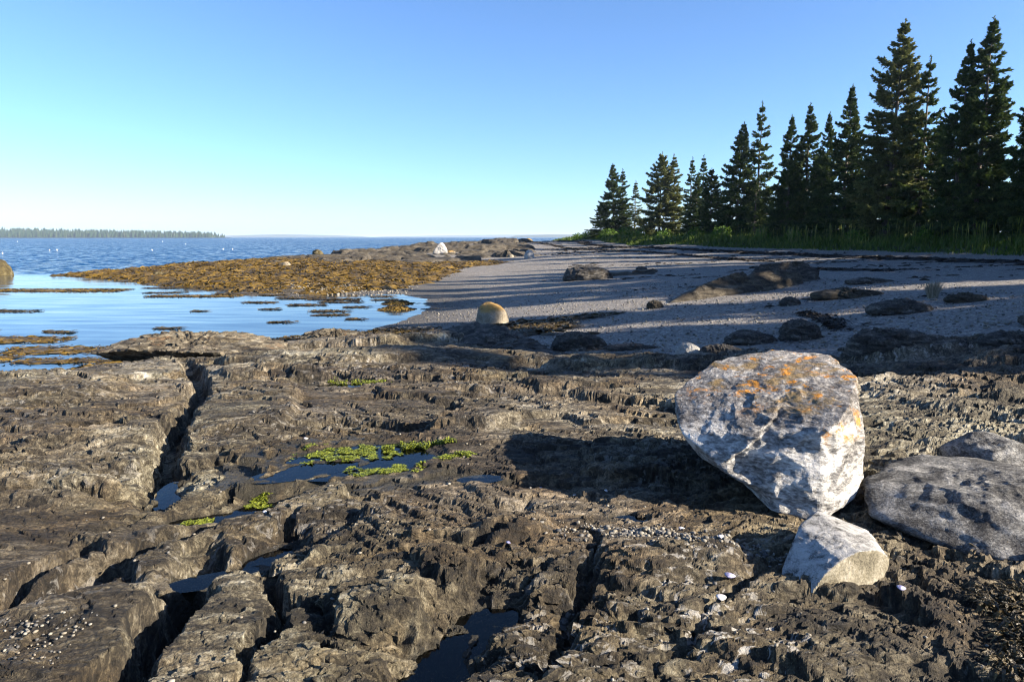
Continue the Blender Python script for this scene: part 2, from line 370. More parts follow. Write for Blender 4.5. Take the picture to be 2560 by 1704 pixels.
# ------------------------------------------------------------------ overall lie of the land: thin plate spline through surveyed points
CP = np.array([
 (0,2.3,1.0),(1.9,2.3,1.0),(-2.1,2.5,.90),(0,-2,1.05),(-5,-1,.95),(5,-1,1.15),(0,5,.95),(2,5,1.0),(-2,5,.88),(-4,5,.86),(-5,7,.80),(-6.7,8,.78),(-3,8.5,.76),(0,8.5,.82),(3,8.5,.88),
 (-4,12.3,.50),(-1.5,13.2,.55),(.8,11.5,.55),(-6.3,11.9,.42),(5,4,1.15),(8,6,1.35),
 (-6.5,17.2,-.05),(-9.2,14,-.15),(-8.8,11.5,-.05),(-8.3,9.3,.35),(-3.77,19.96,0),(-3.1,24.4,0),(-3.95,29.3,0),(-5.15,31.4,0),(-8.25,29.9,-.04),(-11.4,30.8,0),(-18.8,36.9,0),(-29.2,46,0),
 (-40,48,-1),(-6.2,24,-.22),(-10,22,-.6),(-15,25,-.8),(-20,30,-.7),(-30,32,-1.2),(-20,15,-1.1),(-12,8,-.6),(-12,2,-.5),(-20,0,-1),(-45,20,-1.5),(-3.5,16.5,.12),
 (-.4,17.9,.28),(1.5,21.5,.5),(3,15.7,.68),(3.5,32,.6),(4.4,19.5,.75),(9.4,23,1.1),(5.4,11.5,.93),(6.2,10.2,1.02),(7.8,10.3,1.25),(12,16,1.5),(6,13.6,.95),(15.6,47,1.3),(.6,52.4,.7),(-2.6,56.2,.4),(-4.5,42.4,.2),(3.5,55.6,1.0),(7,80,1.4),(1.5,13.6,.5),
 (7.3,104.6,1.68),(13.9,74.7,1.7),(18.2,60.3,1.7),(21.1,50.6,1.7),(23.3,43.5,1.7),(24.3,37.3,1.7),(24.3,32.6,1.7),(22,20,1.7),(20,8,1.7),(18,-5,1.6),
 (30,35,2.1),(30,45,2.2),(20,70,2.3),(12,90,2.3),(11,110,2.0),(35,10,2.1),(30,-10,2.1),(50,50,2.4),(40,90,2.3),(28,25,2.0),(60,0,2.4),(60,120,2.2),(20,-20,1.7),(0,-15,1.2),
 (-4.9,65.2,.8),(-9.8,60,.6),(-19.2,68.9,.5),(-7,66.8,.9),(1.5,59,.8),(2.6,113,1.3),(-28.4,56,.18),(-26,64,.3),(-22,71,.5),(-18.5,80,.7),(-15,92,.85),(-10,105,1.0),(-4,111,1.2),(3,120,1.3),(8,115,1.6),
 (-37,62,-1),(-31,76,-1),(-26,88,-1),(-21,104,-1),(-13,119,-1),(-5,130,-1),(5,140,-1),(15,135,-.4),(25,128,.3),(40,125,.8),(-45,55,-1.5),(-50,80,-1.5),(-30,120,-1.5),
 (-13.7,50,.45),(-16.2,49,.38),(-20,47,.25),(-10,45,.3),(-8,38,.10),(-14,39,.14),(-24,48,.12)], np.float64)
def _phi(r2): return np.where(r2 > 1e-12, r2 * np.log(np.maximum(r2, 1e-12)), 0)
_d = CP[:, None, :2] - CP[None, :, :2]; _n = len(CP)
_A = np.zeros((_n + 3, _n + 3)); _A[:_n, :_n] = _phi((_d ** 2).sum(-1)) + np.eye(_n) * .02
_A[:_n, _n] = 1; _A[:_n, _n + 1:] = CP[:, :2]; _A[_n:, :_n] = _A[:_n, _n:].T
_w = np.linalg.solve(_A, np.concatenate([CP[:, 2], [0, 0, 0]]))
GX0, GY0, GS = -60.0, -24.0, .5
_gx = np.arange(GX0, 84, GS); _gy = np.arange(GY0, 156, GS)
_X, _Y = np.meshgrid(_gx, _gy)
_Z = _w[_n] + _w[_n + 1] * _X + _w[_n + 2] * _Y
for (cx, cy, _), ww in zip(CP, _w[:_n]): _Z += ww * _phi((_X - cx) ** 2 + (_Y - cy) ** 2)
_Z = np.clip(_Z, -1.6, 2.5).astype(np.float32)
def zmac(x, y):
    x = np.asarray(x, np.float32); y = np.asarray(y, np.float32)
    fx = np.clip((x - GX0) / GS, 0, len(_gx) - 1.01); fy = np.clip((y - GY0) / GS, 0, len(_gy) - 1.01)
    i = fx.astype(np.int32); j = fy.astype(np.int32); u = fx - i; v = fy - j
    return (_Z[j, i] * (1 - u) * (1 - v) + _Z[j, i + 1] * u * (1 - v) + _Z[j + 1, i] * (1 - u) * v + _Z[j + 1, i + 1] * u * v)

def seg_dist(x, y, pts):
    """distance to a polyline, and the parameter 0..1 along it"""
    best = np.full(x.shape, 1e9, np.float32); par = np.zeros(x.shape, np.float32); n = len(pts) - 1
    for k in range(n):
        ax, ay = pts[k][:2]; bx, by = pts[k + 1][:2]; dx, dy = bx - ax, by - ay
        t_ = np.clip(((x - ax) * dx + (y - ay) * dy) / (dx * dx + dy * dy), 0, 1)
        d = np.hypot(x - ax - t_ * dx, y - ay - t_ * dy); m = d < best
        best = np.where(m, d, best); par = np.where(m, (k + t_) / n, par)
    return best, par

# ------------------------------------------------------------------ the bedrock ledge in front
# hollows with water: centre, half lengths, turn, water level, depth
POOLS = [((-1.12,5.10),(.58,.40),16,.90,.10),((-1.52,4.80),(.34,.13),30,.90,.08),((-1.88,4.20),(.40,.13),34,.80,.12),((-2.42,4.62),(.26,.09),-70,.78,.12),
         ((-1.39,3.46),(.24,.085),62,.83,.13),((-1.58,3.32),(.20,.07),25,.83,.12),((-.17,2.68),(.30,.12),66,.90,.12),((-.30,2.45),(.22,.10),80,.90,.11),((.72,3.84),(.10,.05),0,.945,.06),
         ((-.22,4.62),(.14,.07),10,.905,.06),((-2.15,8.6),(.5,.12),4,.70,.08),((.3,7.6),(.55,.10),-3,.77,.07)]
# open joints: points, half width, depth
JOINTS = [([(-1.42,1.9),(-1.5,2.6),(-1.56,3.1),(-1.75,3.6)],.12,.34),
          ([(-2.35,4.3),(-2.75,5.2),(-3.1,6.1),(-3.45,7.2),(-3.95,8.5),(-4.7,9.9),(-5.4,11)],.13,.26),
          ([(-.98,2.0),(-1.02,2.7),(-1.15,3.1)],.04,.18),([(-.72,2.2),(-.80,2.75)],.022,.09),([(-1.24,3.2),(-1.30,3.7),(-1.33,4.0)],.035,.16),
          ([(-2.6,2.9),(-2.3,3.3),(-1.75,4.0),(-1.4,4.5),(-.7,5.2)],.09,.12),([(-.45,2.3),(-.1,2.9),(.35,3.35)],.03,.08),
          ([(-1.5,3.1),(-.9,3.25),(-.35,3.3),(.1,3.7)],.045,.10),([(.1,2.1),(.25,2.8),(.45,3.25),(.4,3.6)],.04,.12),([(.5,2.2),(.9,2.8),(1.3,3.15)],.022,.06),
          ([(-4.2,7.4),(-3,7.2),(-1.5,7.5),(0,7.3)],.06,.10),([(-5.0,10.6),(-3.3,9.75),(-1.6,9.9),(.2,9.6)],.12,.2),([(-1.95,4.05),(-1.9,4.6),(-1.75,5.0)],.03,.14),
          ([(-5.5,6.2),(-4.4,5.9),(-3.2,6.2)],.04,.10),([(-4.5,3.9),(-3.3,4.35),(-2.5,4.4)],.05,.13),([(-3.1,2.6),(-2.55,3.2),(-2.4,3.7)],.06,.18)]
# thick beds standing proud: centre, half lengths, turn, top above the lie of the land, fall along/across, skew
BEDS = [((-3.3,12.9),(1.5,.36),-4,.20,(.02,-.10)),((-1.8,13.5),(.95,.30),6,.20,(.03,-.12)),
        ((-2.9,10.6),(2.2,.42),3,.16,(.02,-.14)),((-.4,10.9),(1.3,.42),-10,.14,(-.03,-.10)),((1.5,9.8),(1.1,.25),-2,.14,(.0,-.2)),((2.6,9.6),(1.2,.30),-5,.16,(.03,-.15)),
        ((-3.2,9.0),(1.0,.22),-8,.13,(.0,-.25)),((-.3,6.05),(.45,.20),9,.13,(.03,-.1)),((-6.3,8.0),(1.9,.75),-6,.12,(.0,-.05)),((-4.6,6.1),(1.6,.55),-14,.10,(.0,-.10)),((-3.7,4.6),(1.2,.35),-16,.10,(.0,-.12)),
        ((-2.75,6.9),(.55,1.2),12,.10,(.05,-.02)),((-.65,3.0),(.55,.35),8,.06,(.03,-.06)),((.75,3.15),(.38,.2),4,.07,(.02,-.1)),((.05,3.55),(.3,.2),20,.08,(.0,-.1)),
        ((5.6,9.4),(.8,.3),3,.20,(.0,-.15)),((7.4,11.5),(1.2,.4),8,.15,(.0,-.15)),((4.0,7.0),(1.4,.4),-4,.08,(.0,-.12)),((5.0,5.8),(1.5,.35),-6,.10,(0,-.15)),((7.0,8.2),(1.5,.4),-3,.12,(0,-.1))]

def terrace(w, step, sharp=.72):
    q = w / step; k = np.floor(q); f = q - k
    return (k + sstep(sharp, 1.0, f)) * step * 1.0

def rock_edge(x): return np.interp(x, [-6, -1, .5, 1.5, 2.6, 5, 9, 14], [13.6, 14.4, 13.2, 11.7, 10.5, 9.9, 9.4, 8.5]).astype(np.float32)
def ledge_height(x, y):
    z = zmac(x, y)
    w1 = pn2(x * .55, y * .55, 3); w2 = pn2(x * .55, y * .55, 9)
    a = x * .97 - y * .22 + .28 * w1; b = x * .22 + y * .97 + .26 * w2 + .10 * pn2(x * 2.1, y * 2.1, 5)
    # joint-bounded blocks, each with its own level and tilt
    rag = .5 * pn2(x * 3.1, y * 3.1, 111) + .18 * pn2(x * 8.3, y * 8.3, 112) + .07 * pn2(x * 21, y * 21, 113)
    rag2 = .5 * pn2(x * 3.3, y * 3.3, 114) + .18 * pn2(x * 8.7, y * 8.7, 115) + .07 * pn2(x * 22, y * 22, 116)
    f1, f2, r, dx, dy = vor2(a / 1.9 + .12 * rag, b / .85 + .16 * rag2, 1)
    gap = (1 - sstep(.0, .07, f2 - f1)) * sstep(-.05, .35, pn2(x * .9, y * .9, 21))
    z = z + (r[..., 0] - .5) * .085 + dx * 1.9 * (.09 * (r[..., 1] - .62)) + dy * .85 * (.16 * (r[..., 0] - .62)) - gap * .05
    rough = sstep(-.35, .45, pn2(x * .42 + 3, y * .42, 31) + .16 * np.clip((x + .2) * .6, -1, 1))
    for (cx, cy), (la, lb), an, top, (ta, tb) in BEDS:
        c, s_ = math.cos(R(an)), math.sin(R(an))
        m = (np.abs(x - cx) < la * 1.7 + lb) & (np.abs(y - cy) < la * 1.7 + lb)
        if not m.any(): continue
        xx = x[m] - cx + .16 * pn2(x[m] * 1.8, y[m] * 1.8, 44); yy = y[m] - cy + .10 * pn2(x[m] * 2.6, y[m] * 2.6, 45)
        u = (xx * c + yy * s_) / la; v = (-xx * s_ + yy * c) / lb
        d = (np.abs(u) ** 3.2 + np.abs(v) ** 3.2) ** (1 / 3.2)
        prof = top * (1 - sstep(.66, 1.08, d)) + (ta * u * la + tb * v * lb * -1.2) * (d < 1.1) * (1 - sstep(.8, 1.06, d))
        z[m] = np.maximum(z[m], z[m] * .25 + (zmac(x[m], y[m])) * .75 + prof) * (d < 1.2) + z[m] * (d >= 1.2)
    # plates and flakes of the schist: flat facets at four sizes, stepped against each other and broken along the foliation
    sm = (.30 + .80 * rough) * (1 - .30 * sstep(-.2, 1.0, x) * sstep(4.2, 3.0, y)); lod = (1, 1, sstep(9, 5, y), sstep(5, 3.2, y))
    zc = None
    for n_, (sa, sb, til, off, ck, sd) in enumerate(((.74, .25, .085, .040, .020, 2), (.25, .085, .17, .017, .011, 4), (.088, .036, .26, .0075, .006, 8), (.034, .016, .30, .003, .0025, 10))):
        g1, g2, s, ex, ey = vor2(a / sa + (.30 * rag if n_ < 2 else .35 * pn2(x * .55 / sa, y * .55 / sa, sd)), b / sb + (.34 * rag2 if n_ < 2 else .4 * pn2(x * .4 / sb, y * .4 / sb, sd + 1)), sd)
        pl = ex * sa * til * 2 * (s[..., 0] - .60) + ey * sb * til * 2.4 * (s[..., 1] - .58)
        k_ = sm * lod[n_] if n_ else .45 + .75 * rough
        z = z + (pl + (s[..., 1] * .6 + s[..., 0] * .4 - .5) * off * 1.3) * k_ - (1 - sstep(0, .10, g2 - g1)) * ck * k_ * sstep(-.25, .25, pn2(x * 1.3 / sa * .4, y * 1.3 / sa * .4, sd + 40))
        if n_ == 0:
            tone = .5 * r[..., 1] + .5 * s[..., 0]
            D = -.22 * b - .10 * a + .02 * rag
            t1 = terrace(z - D, .07, .86) + D
            z = z + (t1 - z - .0) * .45 * sstep(-.1, .35, pn2(x * .8 + 7, y * .8, 121))
            zc = z
    z = z + fbm2(a * 24, b * 40, 3, 70) * .0035 * (.5 + rough)
    fine = z - zc
    for pts, hw, dep in JOINTS:
        xs = [p[0] for p in pts]; ys = [p[1] for p in pts]
        m = (x > min(xs) - .6) & (x < max(xs) + .6) & (y > min(ys) - .6) & (y < max(ys) + .6)
        if not m.any(): continue
        xx = x[m] + .07 * pn2(x[m] * 3.5, y[m] * 3.5, 81) + .02 * pn2(x[m] * 14, y[m] * 14, 82); yy = y[m] + .07 * pn2(x[m] * 3.5, y[m] * 3.5, 83)
        d, p = seg_dist(xx, yy, pts)
        end = sstep(0, .18, p) * sstep(0, .18, 1 - p) * .75 + .25
        z[m] -= dep * end * (1 - sstep(hw * .40, hw * 1.25, d))
    wet = np.zeros_like(z)
    for (cx, cy), (la, lb), an, lev, dep in POOLS:
        c, s_ = math.cos(R(an)), math.sin(R(an))
        m = (np.abs(x - cx) < la * 2.6 + .1) & (np.abs(y - cy) < la * 2.6 + .1)
        xx = x[m] - cx + .10 * pn2(x[m] * 4, y[m] * 4, 91); yy = y[m] - cy + .07 * pn2(x[m] * 5, y[m] * 5, 92)
        u = (xx * c + yy * s_) / la; v = (-xx * s_ + yy * c) / lb; d = np.sqrt(u * u + v * v)
        bowl = lev + .012 - dep * (1 - sstep(.45, 1.05, d)) + np.maximum(d - 1.0, 0) * lb * .55 + .8 * fine[m] * sstep(.5, 1.0, d)
        zz = np.minimum(z[m], bowl + .25 * np.maximum(z[m] - bowl, 0) * sstep(1.1, 1.8, d) + .75 * np.maximum(z[m] - bowl, 0) * sstep(1.4, 2.2, d))
        z[m] = np.where(d < 2.3, zz, z[m])
        z[m] = np.where((d > 1.02) & (d < 1.40), np.maximum(z[m], lev + .006 + .05 * pn2(x[m] * 9, y[m] * 9, 93) ** 2), z[m])
        wet[m] = np.maximum(wet[m], .9 * (1 - sstep(lev + .003, lev + .022, z[m])) * (d < 1.9))
    # gravel takes over towards the beach
    gone = sstep(0, 1, (y - rock_edge(x) - .5 * w1) / 1.1)
    z = z - gone * np.where(x > -1.5, .30, .75)
    pale = np.clip(.30 * sstep(-.1, .5, pn2(x * .7, y * .7, 33)) + .70 * sstep(-.3, 1.0, x) * sstep(4.0, 3.0, y) * sstep(-.35, .2, pn2(x * 1.3, y * 1.3, 34)) + .25 * sstep(7, 10, y) * sstep(-.1, .3, pn2(x * 1.1, y * 1.1, 35)), 0, 1)
    return z, wet, pale, fine, tone

def make_ledge():
    NR, NC = 580, 975
    v = np.linspace(0, 1, NR); y = 1 / (1 / 1.35 + (1 / 17.5 - 1 / 1.35) * v) * .55 + .45 * (1.35 * (17.5 / 1.35) ** v)
    u = np.linspace(-1, 1, NC); hw = 1.0 + .82 * y
    X = (u[None, :] * hw[:, None]).astype(np.float32); Y = np.repeat(y[:, None], NC, 1).astype(np.float32)
    Z, wet, pale, fine, tone = ledge_height(X, Y)
    C = Z - fine; cy_, cx_ = np.gradient(C); st = np.hypot(cx_ / np.gradient(X, axis=1), cy_ / np.gradient(Y, axis=0)); Z = Z - fine * sstep(.6, 1.6, st) * .9
    # risers that face across the strike are kept straight along it: no fluting
    for _ in range(2):
        w = sstep(.55, 1.5, np.abs(np.gradient(Z, axis=0) / np.gradient(Y, axis=0))); B = sum(np.roll(Z, k, 1) for k in range(-4, 5)) / 9
        w = np.maximum(w, np.maximum(np.roll(w, 1, 0), np.roll(w, -1, 0))); B[:, :5] = Z[:, :5]; B[:, -5:] = Z[:, -5:]; Z = Z + (B - Z) * w * .9
    gy, gx = np.gradient(Z); sy = np.gradient(Y, axis=0); sx = np.gradient(X, axis=1)
    nx = -gx / sx; ny = -gy / sy; l = np.sqrt(nx * nx + ny * ny + 1)
    # broken laminae: relief in the frame of the foliation, pushed out along the surface normal
    nf = np.array([.20, -.70, .68], np.float32); nf /= np.linalg.norm(nf); e1 = np.cross(nf, [0, 1, 0]); e1 /= np.linalg.norm(e1); e2 = np.cross(nf, e1)
    P = np.stack([X, Y, Z], -1).astype(np.float32)
    wob = .05 * pn2(X * .9, Y * .9, 131) + .012 * pn2(X * 4, Y * 4, 132)
    q = np.stack([P @ e1.astype(np.float32) * 2.6, P @ e2.astype(np.float32) * 2.6, (P @ nf + wob) * 24], -1)
    rough = .45 + .8 * sstep(-.3, .5, pn2(X * .5, Y * .5, 31))
    lay = pn3(q, .8, 3) * .018 + (.35 - np.abs(pn3(q, 1.7, 5))) * .015
    lay = lay + pn3(q * np.array([2.2, 2.2, 1], np.float32), 3.1, 7) * .0055
    lay = lay * rough * (1 - .8 * wet) * (.85 + 1.3 * np.clip(np.hypot(nx, ny), 0, 1.4))
    X = X + nx / l * lay; Y = Y + ny / l * lay; Z = Z + lay / l
    f = grid_faces(NR, NC)
    me = mesh_np('rock_ledge', np.stack([X, Y, Z], -1), f, False, {'wet': wet, 'pale': pale, 'tone': tone})
    obj('rock_ledge', me, M['ledge'], kind='structure', label='ribbed grey brown bedrock ledge with joints and pools')
    # the same bedrock goes on beside and behind the camera, more coarsely
    X, Y = np.meshgrid(np.arange(-11, 14, .105, dtype=np.float32), np.arange(-6, 13, .105, dtype=np.float32))
    keep = (Y < 1.36) | (np.abs(X) > 1.0 + .82 * Y - .05)
    keep &= (zmac(X, Y) > -.4) & ~((Y > 11) & (np.abs(X) < 9.5))
    Z, wet, pale, fine, tone = ledge_height(X, Y)
    v_, f_, at = compact(np.stack([X, Y, Z - .9 * fine - .02], -1), grid_faces(*X.shape, keep), {'wet': wet, 'pale': pale, 'tone': tone})
    obj('rock_ledge', mesh_np('rock_ledge', v_, f_, True, at), M['ledge'], kind='structure', label='bedrock going on beside and behind the photographer')
make_ledge()
def gz_ledge(x, y):
    r = ledge_height(np.array([x], np.float32), np.array([y], np.float32)); return float(r[0][0])

# ------------------------------------------------------------------ beach, far ledge, bank, sea
GRASS = [(5.2, 128), (6.0, 112), (7.3, 104.6), (13.9, 74.7), (18.2, 60.3), (21.1, 50.6), (23.3, 43.5), (24.3, 37.3), (24.3, 32.6), (22.5, 20), (20.5, 8), (18.5, -5), (17, -22)]
_g = np.array(GRASS)[::-1]
def grass_x(y): return np.interp(y, _g[:, 1], _g[:, 0])
def beach_z(x, y):
    z = zmac(x, y) + .025 * fbm2(x * .5, y * .5, 3, 5) + .008 * fbm2(x * 3, y * 3, 3, 6)
    inl = sstep(0, 1, (rock_edge(x) - y) / 1.0) * sstep(12, 9.5, x)       # lies under the ledge there
    return z - inl * .45
def sheet(name, xs, ys, zf, mat, label, keep=None):
    X, Y = np.meshgrid(np.asarray(xs, np.float32), np.asarray(ys, np.float32)); Z = zf(X, Y)
    f = grid_faces(len(ys), len(xs), keep(X, Y) if keep else None); v, f, _ = compact(np.stack([X, Y, Z], -1), f)
    return obj(name, mesh_np(name, v, f), mat, kind='structure', label=label)
sheet('beach', np.concatenate([np.arange(-14, 14, .19), np.arange(14, 27, .4)]), np.concatenate([np.arange(-20, 6, 1.0), np.arange(6, 30, .16), np.arange(30, 112, .5)]), beach_z, M['gravel'],
      'grey shingle beach curving up to the grass bank', lambda X, Y: (X < grass_x(Y) + 2.5) & ~((X < -9) & (Y > 40)) & ~((X < 12) & (Y < 5)))
def bank_z(x, y):
    e = x - grass_x(y); return zmac(x, y) - .12 + .32 * sstep(-.3, 2.0, e) + .10 * fbm2(x * .5, y * .5, 3, 8)
sheet('grass_bank', np.arange(3, 83, 1.0), np.arange(-22, 132, 1.0), bank_z, M['bank'], 'grassy bank above the beach under the spruces', lambda X, Y: (X > grass_x(Y) - .6))

def far_z(x, y):
    z = zmac(x, y)
    w = pn2(x * .12, y * .12, 4)
    f1, f2, r, dx, dy = vor2(x / 4.6 + w, y / 3.2, 6); g1, g2, s, _, _ = vor2(x / 1.5 + w, y / 1.1, 7)
    rk = sstep(.28, .75, z)
    z = z + ((r[..., 0] - .40) * .75 * (.2 + rk) - (1 - sstep(0, .12, f2 - f1)) * .22) + (s[..., 0] - .5) * .34 * (.2 + rk) - (1 - sstep(0, .15, g2 - g1)) * .10 * rk
    z = z * .5 + .5 * (terrace(z - .02 * y, .16) + .02 * y) + .05 * fbm2(x * 1.4, y * 1.4, 3, 9)
    sink = sstep(-.6, .9, x - np.interp(y, [30, 45, 57, 62, 70, 90, 112, 130], [-9, -4.5, -2.2, .2, 2.5, 2.0, 3.5, 5]))
    return z - .5 * sink
sheet('far_ledge', np.arange(-42, 8, .20), np.concatenate([np.arange(29, 75, .26), np.arange(75, 136, .5)]), far_z, M['peninsula'], 'low brown bedrock point running out into the sea',
      lambda X, Y: zmac(X, Y) > -.55)

def make_sea():
    r = np.concatenate([[.0], np.geomspace(3, 80, 70), np.geomspace(84, 15000, 60)]); th = np.radians(np.linspace(-100, 100, 260))
    RR, T = np.meshgrid(r, th, indexing='ij'); X = RR * np.sin(T) - 2; Y = RR * np.cos(T) - 3
    calm = sstep(66, 36, np.hypot((X + 8) * .9, (Y - 20) * 1.15)) * sstep(52, 42, Y + .25 * (X + 20))
    Z = np.zeros_like(X) + .012 * pn2(X * .8, Y * 1.4, 3) * (1 - calm) * (RR < 300)
    me = mesh_np('sea', np.stack([X, Y, Z], -1), grid_faces(*X.shape), True, {'calm': calm})
    obj('sea', me, M['sea'], kind='structure', label='deep blue sea, choppy outside and calm in the cove')
make_sea()

# ------------------------------------------------------------------ loose rocks
def _sphere_grid(N):
    """quad sphere: vertices on a cube blown up to a sphere, shared along the edges"""
    t = np.tan(np.linspace(-np.pi / 4, np.pi / 4, N + 1)); A, B = np.meshgrid(t, t); o = np.ones_like(A)
    fs = [np.stack(q, -1) for q in ((A, B, o), (-A, B, -o), (o, B, -A), (-o, B, A), (A, o, -B), (A, -o, B))]
    v = np.concatenate([f.reshape(-1, 3) for f in fs]); n1 = (N + 1) ** 2
    f = np.concatenate([grid_faces(N + 1, N + 1) + k * n1 for k in range(6)])
    key = np.round(v / np.abs(v).max(1, keepdims=True) * 1e5).astype(np.int64)
    _, first, inv = np.unique(key, axis=0, return_index=True, return_inverse=True)
    v = v[first]; f = inv.reshape(-1)[f]
    return v / np.linalg.norm(v, axis=1, keepdims=True), f
_SPH = {}
def hull_planes(pts):
    bm = bmesh.new()
    for p in pts: bm.verts.new(p)
    r = bmesh.ops.convex_hull(bm, input=bm.verts)
    bmesh.ops.recalc_face_normals(bm, faces=bm.faces); bm.normal_update()
    c = np.mean([v.co[:] for v in bm.verts if v.link_faces], axis=0)
    pl = []
    for f in bm.faces:
        n = np.array(f.normal[:]); d = n.dot(np.array(f.verts[0].co[:]) - c)
        if d < 0: n, d = -n, -d
        if f.calc_area() > 1e-6: pl.append(np.append(n, d))
    bm.free(); return c, np.array(pl)
def rock_verts(pts, N, k=40.0, seed=0, amp=(.05, .02, .008), freq=(1.5, 5, 16), lay=0.0, lay_dir=(.2, .3, .9), lay_f=14):
    """convex body of the hull points with worn edges (k: larger is sharper), then broken relief"""
    if N not in _SPH: _SPH[N] = _sphere_grid(N)
    d, f = _SPH[N]; c, pl = hull_planes(pts)
    size = float(np.linalg.norm(np.ptp(np.array(pts), axis=0))) / 1.7
    q = np.maximum(d @ pl[:, :3].T / pl[:, 3][None], 1e-4) * size / 2           # 1/r for every plane
    m = q.max(1, keepdims=True); inv = m[:, 0] + np.log(np.exp(k * (q - m) ).sum(1)) / k
    r = size / 2 / inv
    p = d * r[:, None]
    dsp = 0
    for a, fr, s in zip(amp, freq, range(9)):
        n = fbm3(p / size, fr, 3, seed * 7 + s * 3)
        dsp = dsp + a * size * (n if s != 1 else (.4 - np.abs(n) * 1.5))
    if lay:
        L = np.array(lay_dir) / np.linalg.norm(lay_dir); w = (p @ L) / size * lay_f + 1.2 * fbm3(p / size, 2.2, 3, seed + 50)
        dsp = dsp + lay * size * (np.abs((w % 1.0) - .5) * 2 - .5) * (.6 + .8 * pn3(p / size, 3, seed + 60))
    p = p + d * np.asarray(dsp)[:, None]
    return p + c, f, c, d
def rock(name, pts, mat, label, cat, N=24, group=None, attrs=None, extra=None, base=None, **kw):
    v, f, c, d = rock_verts(pts, N, **kw)
    if extra is not None: v = extra(v, c)
    o = np.array([c[0], c[1], v[:, 2].min()]) if base is None else np.array(base)
    me = mesh_np(name, v - o, f, N < 100, attrs(v, c, d) if attrs else None)
    if name == 'rock_block': me.polygons.foreach_set('use_smooth', np.zeros(len(me.polygons), bool))
    return obj(name, me, mat, label=label, cat=cat, group=group, loc=tuple(o))
def blob_pts(cx, cy, z0, w, dp, h, seed=0, n=26, top=(0, 0), low=.35, turn=0):
    """hull points of a rounded stone: w wide, dp deep, h high above z0, sunk a little into it"""
    rg = np.random.default_rng(seed); pts = []
    c, s = math.cos(R(turn)), math.sin(R(turn))
    for i in range(n):
        a = 2.399 * i; zz = 1 - 1.75 * i / n; rr = math.sqrt(max(0, 1 - min(zz, 1) ** 2.8)) if zz > 0 else 1.0 - .25 * abs(zz)
        j = rg.uniform(.90, 1.05)
        x = math.cos(a) * rr * w / 2 * j + top[0] * max(zz, 0); y = math.sin(a) * rr * dp / 2 * j + top[1] * max(zz, 0)
        z = h * (min(zz, .93) / .93 if zz > 0 else zz * low)
        pts.append((cx + x * c - y * s, cy + x * s + y * c, z0 + z))
    return pts

# the big lichened boulder
BIG = [(1.99,5.05,1.773),(1.50,5.0,1.686),(1.14,4.70,1.524),(1.08,4.25,1.36),(1.22,4.0,1.27),(1.56,3.80,1.31),(1.80,3.80,1.47),(2.02,3.98,1.60),(2.28,4.42,1.70),(2.31,4.9,1.75),
       (1.12,4.62,1.40),(2.14,4.0,1.38),(2.10,3.92,1.2),(1.27,4.18,1.08),(1.42,3.82,1.02),(1.76,3.68,1.0),(2.02,3.83,1.08),(2.25,4.9,.98),(1.45,4.95,1.0)]
def big_cut(v, c):
    # a step broken out of the near upper face, with an inclined pale rib above it, and an undercut at lower left
    x, y, z = v[:, 0], v[:, 1], v[:, 2]
    u = (x - 1.30) * .80 + (z - 1.26) * .60                       # along the rib, up to the right
    w = -(x - 1.30) * .60 + (z - 1.26) * .80                      # across it
    near = sstep(4.7, 4.2, y)
    cut = sstep(.02, -.015, w) * sstep(-.34, -.10, w) * sstep(-.05, .08, u) * sstep(.62, .40, u) * near
    v[:, 1] += .075 * cut
    rib = np.exp(-((w - .03) / .05) ** 2) * sstep(-.05, .05, u) * sstep(.60, .40, u) * near
    v[:, 1] -= .012 * rib
    step = sstep(.02, -.02, z - (1.19 + .22 * (x - 1.45) + .02 * np.sin(x * 25))) * near * sstep(1.62, 1.50, x)
    v[:, 1] -= .05 * step
    und = sstep(1.22, 1.05, z) * sstep(1.62, 1.25, x)
    v[:, 0] += .16 * und; v[:, 1] += .10 * und
    return v
def big_attr(v, c, d):
    top = sstep(1.30, 1.52, v[:, 2] + .20 * (v[:, 1] - 4.3) - .1 * np.maximum(v[:, 0] - 1.95, 0) * 4)
    lic = np.maximum(sstep(1.46, 1.60, v[:, 2]), .9 * sstep(1.38, 1.45, v[:, 2]) * sstep(1.72, 1.85, v[:, 0]) * sstep(1.60, 1.5, v[:, 2]))
    return {'top': top, 'lichen': lic}
rock('boulder', BIG, M['boulder'], 'large angular grey white boulder with orange lichen on its top', 'boulder', N=110, k=150, seed=3, amp=(.012, .016, .006), freq=(1.6, 4.5, 15), lay=.010, lay_dir=(-.5, .2, .8), lay_f=9, extra=big_cut, attrs=big_attr)
# flat boulder at its right
rock('boulder', [(2.09,3.9,1.16),(2.53,4.3,1.20),(2.75,4.3,1.21),(2.94,4.2,1.21),(3.4,4.05,1.16),(2.00,3.65,1.06),(2.22,3.22,1.03),(2.10,3.40,1.06),(2.38,3.08,1.06),(2.9,3.0,1.1),(3.3,3.2,1.1),(2.55,3.5,1.23),(2.9,3.6,1.27),
      (2.3,3.7,.9),(2.8,4.2,.9),(3.2,3.9,.9),(2.6,3.3,.92),(3.1,3.4,.92)], M['flat_boulder'], 'low flat topped dark mottled boulder lying beside the lichened boulder', 'boulder', N=64, k=40, seed=8, amp=(.030, .022, .008), lay=.006, lay_dir=(.2, -.5, .8))
rock('boulder', blob_pts(3.15, 4.35, 1.12, .55, .5, .20, 5), M['flat_boulder'], 'small rounded grey boulder behind the flat mottled one', 'boulder', N=30, seed=12)
